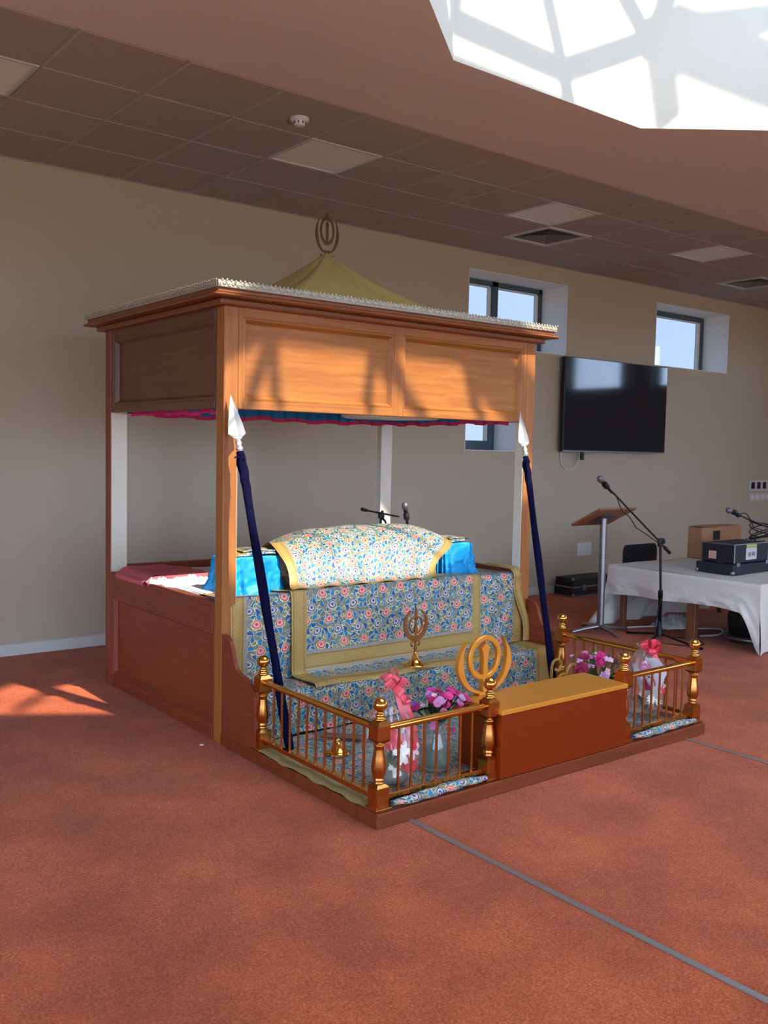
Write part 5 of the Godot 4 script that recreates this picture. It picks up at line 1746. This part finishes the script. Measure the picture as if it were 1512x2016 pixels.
func table_corner() -> void:
	var t := thing("folding_table", "low wooden-legged table hidden under the white cloth at the right", "table", V(0, 0, 0))
	var s := mb()
	boxat(V(7.09, 0.545, -5.58), V(8.84, 0.572, -4.08), s, 0.003)
	obj("tabletop", s, M.leg_wood, t)
	for p in [[7.19, -5.50, 0.05, 0.05], [7.00 + 0.13, -4.72, 0.055, 0.09], [8.72, -5.45, 0.05, 0.05], [8.72, -4.2, 0.05, 0.05], [7.9, -4.75, 0.05, 0.09]]:
		s = mb()
		boxat(V(p[0] - p[2] / 2, 0.0, p[1] - p[3] / 2), V(p[0] + p[2] / 2, 0.545, p[1] + p[3] / 2), s, 0.004, 1)
		obj("leg", s, M.leg_wood, t)
	# cloth: top and three drops in one sheet
	s = mb()
	var n := fnl(1.2, 33, 3)
	var x0 := 7.072
	var x1 := 8.86
	var z0 := -5.6
	var z1 := -4.062
	var y := 0.579
	sheet([s], func(u, v): return V(lerpf(x0 + 0.012, x1, u), y + 0.004 * n.get_noise_2d(u * 4.0, v * 4.0) + 0.003 * sin(u * 9.0 + v * 4.0), lerpf(z0 + 0.012, z1 - 0.012, v)), 30, 30, func(u, v): return 0, func(u, v): return Vector2(u, v))
	# drop towards the throne
	sheet([s], func(u, v):
		var z: float = lerpf(z0, z1, u)
		var hem: float = 0.305 + 0.035 * smoothstep(0.0, 0.45, u) + 0.008 * sin(u * 11.0) - 0.325 * pow(smoothstep(0.89, 1.0, u), 1.4)
		var k: float = smoothstep(0.1, 1.0, v)
		var round: float = 0.012 * (1.0 - smoothstep(0.0, 0.08, v))
		return V(x0 + round - 0.028 * k * (0.5 + 0.5 * sin(u * 17.0 + 1.3 * sin(u * 5.0))) - 0.022 * k * n.get_noise_2d(u * 5.0, v * 1.5) - 0.01 * k, lerpf(y, hem, v), z + 0.03 * k * smoothstep(0.9, 1.0, u)), 110, 24, func(u, v): return 0, func(u, v): return Vector2(u, v))
	# drop at the far end, reaching the floor and spreading
	sheet([s], func(u, v):
		var x: float = lerpf(x0, x1, u)
		var k: float = smoothstep(0.15, 1.0, v)
		var fl: float = pow(v, 2.2)
		return V(x - 0.27 * fl * (1.0 - u) * (1.0 + 0.12 * sin(v * 9.0)) + 0.02 * k * sin(v * 6.0 + u * 4.0), lerpf(y, 0.008, v), z0 + 0.012 * (1.0 - smoothstep(0.0, 0.08, v)) - 0.05 * fl + 0.035 * k * sin(u * 33.0 + v * 2.0) + 0.03 * k * n.get_noise_2d(u * 7.0, v * 2.0)), 80, 26, func(u, v): return 0, func(u, v): return Vector2(u, v))
	# drop at the near end
	sheet([s], func(u, v):
		var x: float = lerpf(x0, x1, u)
		var k: float = smoothstep(0.1, 1.0, v)
		var corner: float = smoothstep(0.16, 0.0, u)
		return V(x - corner * 0.04 * k, lerpf(y, 0.012 + 0.03 * u, v), z1 - 0.012 * (1.0 - smoothstep(0.0, 0.08, v)) + 0.03 * k + 0.03 * k * sin(u * 31.0 + v * 2.0) - corner * 0.01 * k), 80, 26, func(u, v): return 0, func(u, v): return Vector2(u, v))
	tag(obj("tablecloth", s, M.table_cloth), "creased white cloth draped over the low table, reaching the floor at its ends", "tablecloth")
	# black instrument case on the table
	t = thing("instrument_case", "dark open instrument case with paper labels and metal corners on the white table", "case", V(7.385, 0.584, -4.505))
	s = mb()
	box(s, V(0.30, 0.045, -0.185), V(0.60, 0.09, 0.37), 0.006)
	obj("lower_shell", s, M.navy_case, t)
	s = mb()
	box(s, V(0.305, 0.18, -0.175), V(0.55, 0.165, 0.32), 0.006)
	obj("upper_shell", s, M.navy_case, t)
	s = mb()
	for e in [[V(0.03, 0.262, -0.016), V(0.58, 0.262, -0.016)], [V(0.03, 0.262, -0.016), V(0.03, 0.262, -0.334)], [V(0.035, 0.10, -0.015), V(0.035, 0.262, -0.015)], [V(0.578, 0.10, -0.015), V(0.578, 0.262, -0.015)], [V(0.58, 0.262, -0.016), V(0.58, 0.262, -0.334)]]:
		rod(s, e[0], e[1], 0.0055, 6)
	obj("edge_trim", s, M.alu, t)
	for p in [V(0.012, 0.016, -0.012), V(0.588, 0.016, -0.012), V(0.012, 0.016, -0.36)]:
		s = mb()
		ball(s, p, 0.02, 12)
		obj("ball_corner", s, M.alu, t)
	for p in [V(0.075, 0.088, 0.001), V(0.545, 0.088, 0.001)]:
		s = mb()
		box(s, p, V(0.045, 0.034, 0.012), 0.003)
		box(s, p + V(0, 0.006, 0.006), V(0.03, 0.012, 0.008), 0.002)
		obj("latch", s, M.alu, t)
	s = mb()
	box(s, V(0.02, 0.16, -0.22), V(0.003, 0.07, 0.075), 0.0)
	box(s, V(0.02, 0.16, -0.22), V(0.004, 0.0, 0.0), 0.0)
	obj("label_pink", s, M.label_pink, t)
	s = mb()
	box(s, V(0.30, 0.175, -0.014), V(0.17, 0.105, 0.003), 0.0)
	obj("paper_label", s, M.label_paper, t)
	s = mb()
	box(s, V(0.30, 0.244, -0.013), V(0.16, 0.026, 0.003), 0.0)
	obj("tape_label", s, M.label_yellow, t)
	s = mb()
	for e in [[0.245, 0.17], [0.262, 0.17], [0.279, 0.17], [0.31, 0.172], [0.325, 0.172], [0.345, 0.17]]:
		rod(s, V(e[0], e[1] + 0.02, -0.012), V(e[0] + 0.008, e[1] - 0.02, -0.012), 0.0018, 5)
		rod(s, V(e[0] + 0.016, e[1] + 0.02, -0.012), V(e[0] + 0.008, e[1] - 0.02, -0.012), 0.0018, 5)
	obj("handwriting", s, M.ink, t)
	s = mb()
	box(s, V(0.015, 0.10, -0.14), V(0.01, 0.006, 0.06), 0.002)
	obj("clasp", s, M.alu, t)
	# cardboard box behind it
	t = thing("cardboard_box", "upright brown cardboard box with a dark square hand hole behind the instrument case", "box", V(8.29, 0.584, -5.50))
	s = mb()
	box(s, V(0.36, 0.155, 0.0), V(0.72, 0.31, 0.16), 0.004)
	obj("body", s, M.cardboard, t)
	s = mb()
	box(s, V(0.26, 0.225, 0.081), V(0.125, 0.095, 0.004), 0.003)
	obj("hand_hole", s, M.vent_dark, t)
	s = mb()
	box(s, V(0.36, 0.320, 0.0), V(0.70, 0.006, 0.15), 0.002, Transform3D(Basis(V(0, 0, 1), -0.012), Vector3.ZERO))
	box(s, V(0.52, 0.302, 0.081), V(0.12, 0.02, 0.005), 0.002)
	obj("flap", s, M.cardboard, t)
	# mixer and coiled leads at the right edge
	t = thing("sound_mixer", "black sound mixer behind the instrument case at the right edge", "mixer", V(8.02, 0.584, -4.98))
	s = mb()
	box(s, V(0.30, 0.10, 0), V(0.60, 0.20, 0.34), 0.01)
	obj("body", s, M.black, t)
	s = mb()
	for k in 8:
		for j in 3:
			rod(s, V(0.06 + k * 0.066, 0.2, -0.10 + j * 0.09), V(0.06 + k * 0.066, 0.222, -0.10 + j * 0.09), 0.01, 8)
	obj("knob", s, M.black_metal, t)
	s = mb()
	for k in 5:
		var pts := []
		for j in 17:
			var a := TAU * j / 16.0
			pts.append(V(8.66 + k * 0.02 + cos(a) * (0.16 + 0.012 * k), 0.845 + 0.05 * sin(a * 1.0 + k) + 0.05 * k * 0.4, -4.98 + sin(a) * (0.11 + 0.01 * k)))
		tube(s, pts, 0.006, 6)
	tag(obj("coiled_cable", s, M.black), "tangle of black audio cable lying on the sound mixer", "cable")
	t = thing("boom_microphone", "second boom microphone reaching in from the right edge above the instrument case", "microphone stand")
	s = mb()
	tube(s, [V(7.60, 1.095, -4.60), V(8.9, 0.77, -4.60), V(9.05, 0.733, -4.6)], 0.0085, 10)
	obj("boom", s, M.black_metal, t)
	s = mb()
	rod(s, V(8.95, 0.0, -4.60), V(8.95, 0.76, -4.60), 0.012, 10)
	obj("pole", s, M.black_metal, t)
	for a in [0.3, 2.4, 4.5]:
		s = mb()
		rod(s, V(8.95, 0.06, -4.6), V(8.95 + cos(a) * 0.32, 0.012, -4.6 + sin(a) * 0.32), 0.01, 8)
		obj("leg", s, M.black_metal, t)
	mic_body(t, V(7.455, 1.137, -4.6), V(-0.95, 0.2, 0.0))
	s = mb()
	tube(s, [V(7.60, 1.095, -4.6), V(7.575, 1.09, -4.6), V(7.555, 1.112, -4.6)], 0.016, 8)
	obj("clip_joint", s, M.black, t)
	s = mb()
	tube(s, spline([V(7.625, 1.113, -4.595), V(7.70, 1.105, -4.59), V(7.78, 1.03, -4.585), V(7.83, 0.98, -4.585), V(8.1, 0.93, -4.6)], 5), 0.0045, 6)
	obj("cable", s, M.black, t)
	# chair behind the table
	t = thing("stacking_chair", "black-backed chair showing above the far end of the white table", "chair", V(8.22, 0, -6.0))
	s = mb()
	sheet([s], func(u, v):
		var a: float = u * TAU
		var sx: float = signf(cos(a)) * pow(absf(cos(a)), 0.25)
		var sz: float = signf(sin(a)) * pow(absf(sin(a)), 0.6)
		var e: float = 1.0 - 0.12 * pow(absf(v - 0.5) * 2.0, 6.0)
		return V(sx * 0.275 * e, lerpf(0.36, 0.668, v), -0.10 + sz * 0.03 * e + 0.03 * (1.0 - sx * sx) * 0.0), 40, 14, func(u, v): return 0, func(u, v): return Vector2(u, v))
	boxat(V(-0.25, 0.375, -0.12), V(0.25, 0.66, -0.08), s, 0.01)
	obj("backrest", s, M.black_fabric, t)
	s = mb()
	boxat(V(-0.25, 0.34, -0.12), V(0.25, 0.40, 0.30), s, 0.02)
	obj("seat", s, M.black_fabric, t)
	for sx in [-1, 1]:
		for z in [-0.14, 0.28]:
			s = mb()
			rod(s, V(sx * 0.22, 0.35, z), V(sx * 0.24, 0.0, z * 1.1), 0.012, 8)
			obj("leg", s, M.black_metal, t)
	# things under the table
	crumple("white_bag", "pale bag lying on the carpet under the white table", V(7.62, 0.0, -5.25), 0.24, 0.16, 0.11, 15)
	t = thing("drum_stand", "dark round drum base with a metal rim under the near end of the white table", "drum", V(7.62, 0.0, -4.42))
	s = mb()
	lathe(s, [[0.0, 0.02], [0.24, 0.02], [0.26, 0.03], [0.26, 0.05], [0.24, 0.056], [0.0, 0.056]], 36)
	obj("metal_rim", s, M.alu, t)
	s = mb()
	lathe(s, [[0.0, 0.058], [0.21, 0.058], [0.225, 0.2], [0.2, 0.36], [0.0, 0.36]], 32)
	obj("shell", s, M.black, t)
	s = mb()
	lathe(s, [[0.22, 0.0], [0.22, 0.02]], 24)
	obj("foot_ring", s, M.black, t)
	s = mb()
	tube(s, spline([V(7.0, 0.012, -5.42), V(7.35, 0.015, -5.28), V(7.62, 0.012, -5.02), V(7.8, 0.012, -4.86), V(7.55, 0.012, -4.72), V(7.35, 0.012, -4.78)], 6), 0.008, 6)
	tag(obj("white_cable", s, M.plastic_white), "white cable lying on the carpet under the table", "cable")

func wall_things() -> void:
	# television
	var t := thing("television", "large black wall television hanging between the two high windows", "television", V(9.087, 2.163, ZW + 0.09))
	var s := mb()
	box(s, V(0, 0, -0.012), V(1.90, 1.07, 0.05), 0.006)
	obj("case", s, M.bezel, t)
	s = mb()
	box(s, V(0, 0.008, 0.0135), V(1.884, 1.04, 0.003), 0.0)
	obj("screen", s, M.screen, t)
	s = mb()
	box(s, V(0, -0.528, 0.014), V(1.90, 0.014, 0.006), 0.002)
	obj("lower_bezel", s, M.alu, t)
	s = mb()
	box(s, V(0, 0, -0.06), V(0.5, 0.4, 0.05), 0.003)
	obj("bracket", s, M.black, t)
	s = mb()
	box(s, V(-0.60, -0.575, 0.0), V(0.05, 0.10, 0.025), 0.004)
	obj("sensor_box", s, M.black, t)
	s = mb()
	tube(s, spline([V(8.20, 1.66, ZW + 0.02), V(8.22, 1.50, ZW + 0.012), V(8.34, 1.415, ZW + 0.01), V(8.46, 1.47, ZW + 0.012), V(8.49, 1.56, ZW + 0.03), V(8.49, 1.60, ZW + 0.06)], 6), 0.006, 6)
	tube(s, spline([V(8.52, 1.595, ZW + 0.03), V(8.62, 1.58, ZW + 0.02), V(8.75, 1.61, ZW + 0.02)], 5), 0.004, 6)
	tag(obj("television_cable", s, M.plastic_white), "white cable looping down the wall below the television", "cable")
	t = thing("wall_socket", "white double socket plate on the wall behind the lectern", "socket", V(8.68, 0.485, ZW + 0.006))
	s = mb()
	box(s, Vector3.ZERO, V(0.25, 0.155, 0.012), 0.004)
	obj("plate", s, M.plastic_white, t)
	s = mb()
	for k in [-1, 1]:
		box(s, V(k * 0.058, 0.05, 0.007), V(0.02, 0.014, 0.006), 0.002)
		for e in [[0.0, 0.012, 0.008, 0.02], [-0.018, -0.02, 0.014, 0.008], [0.018, -0.02, 0.014, 0.008]]:
			box(s, V(k * 0.058 + e[0], e[1] - 0.012, 0.0062), V(e[2], e[3], 0.001), 0.0)
	obj("switch_and_slot", s, M.label_paper, t)
	t = thing("socket_strip", "row of wall sockets with dark square modules at the right edge above the table", "socket strip", V(12.2, 1.19, ZW + 0.006))
	s = mb()
	boxat(V(-0.04, -0.06, -0.004), V(0.80, 0.095, 0.008), s, 0.003)
	boxat(V(-0.02, -0.20, -0.004), V(0.80, -0.09, 0.012), s, 0.003)
	obj("plate", s, M.label_paper, t)
	for k in 5:
		s = mb()
		box(s, V(0.055 + k * 0.148, 0.018, 0.010), V(0.085, 0.095, 0.006), 0.002)
		obj("module", s, M.black, t)
	for k in 6:
		s = mb()
		box(s, V(0.045 + k * 0.135, -0.145, 0.014), V(0.07, 0.06, 0.006), 0.002)
		obj("outlet", s, M.label_pink if false else M.seal, t)
	# flight case on the carpet
	t = thing("flight_case", "black flight case with silver edge strips lying on the carpet against the back wall", "case", V(8.19, 0, -6.915))
	s = mb()
	boxat(V(-0.06, 0.01, -0.28), V(0.66, 0.10, 0.0), s, 0.006)
	obj("lower_shell", s, M.black, t)
	s = mb()
	boxat(V(-0.05, 0.112, -0.275), V(0.65, 0.205, -0.01), s, 0.008)
	obj("lid", s, M.black, t)
	s = mb()
	boxat(V(-0.064, 0.099, -0.283), V(0.664, 0.113, 0.003), s, 0.002)
	boxat(V(-0.062, 0.004, -0.282), V(0.662, 0.012, 0.002), s, 0.001)
	obj("edge_strip", s, M.alu, t)
	for p in [V(0.12, 0.10, 0.006), V(0.50, 0.10, 0.006)]:
		s = mb()
		box(s, p, V(0.055, 0.06, 0.012), 0.003)
		box(s, p + V(0, -0.01, 0.008), V(0.03, 0.03, 0.008), 0.002)
		obj("latch", s, M.alu, t)
	for p in [V(-0.05, 0.02, -0.01), V(0.65, 0.02, -0.01), V(-0.045, 0.195, -0.02), V(0.645, 0.195, -0.02)]:
		s = mb()
		ball(s, p, 0.018, 10)
		obj("corner_cap", s, M.alu, t)
	s = mb()
	tube(s, spline([V(0.22, 0.055, 0.004), V(0.24, 0.05, 0.025), V(0.38, 0.05, 0.025), V(0.40, 0.055, 0.004)], 4), 0.008, 8)
	obj("handle", s, M.black_metal, t)
	# scrap on the carpet
	s = mb()
	box(s, V(2.315, 0.004, -4.51), V(0.022, 0.005, 0.014), 0.0015, Transform3D.IDENTITY)
	tag(obj("paper_scrap", s, M.tissue), "tiny white scrap of paper on the carpet beside the left side of the throne", "paper")
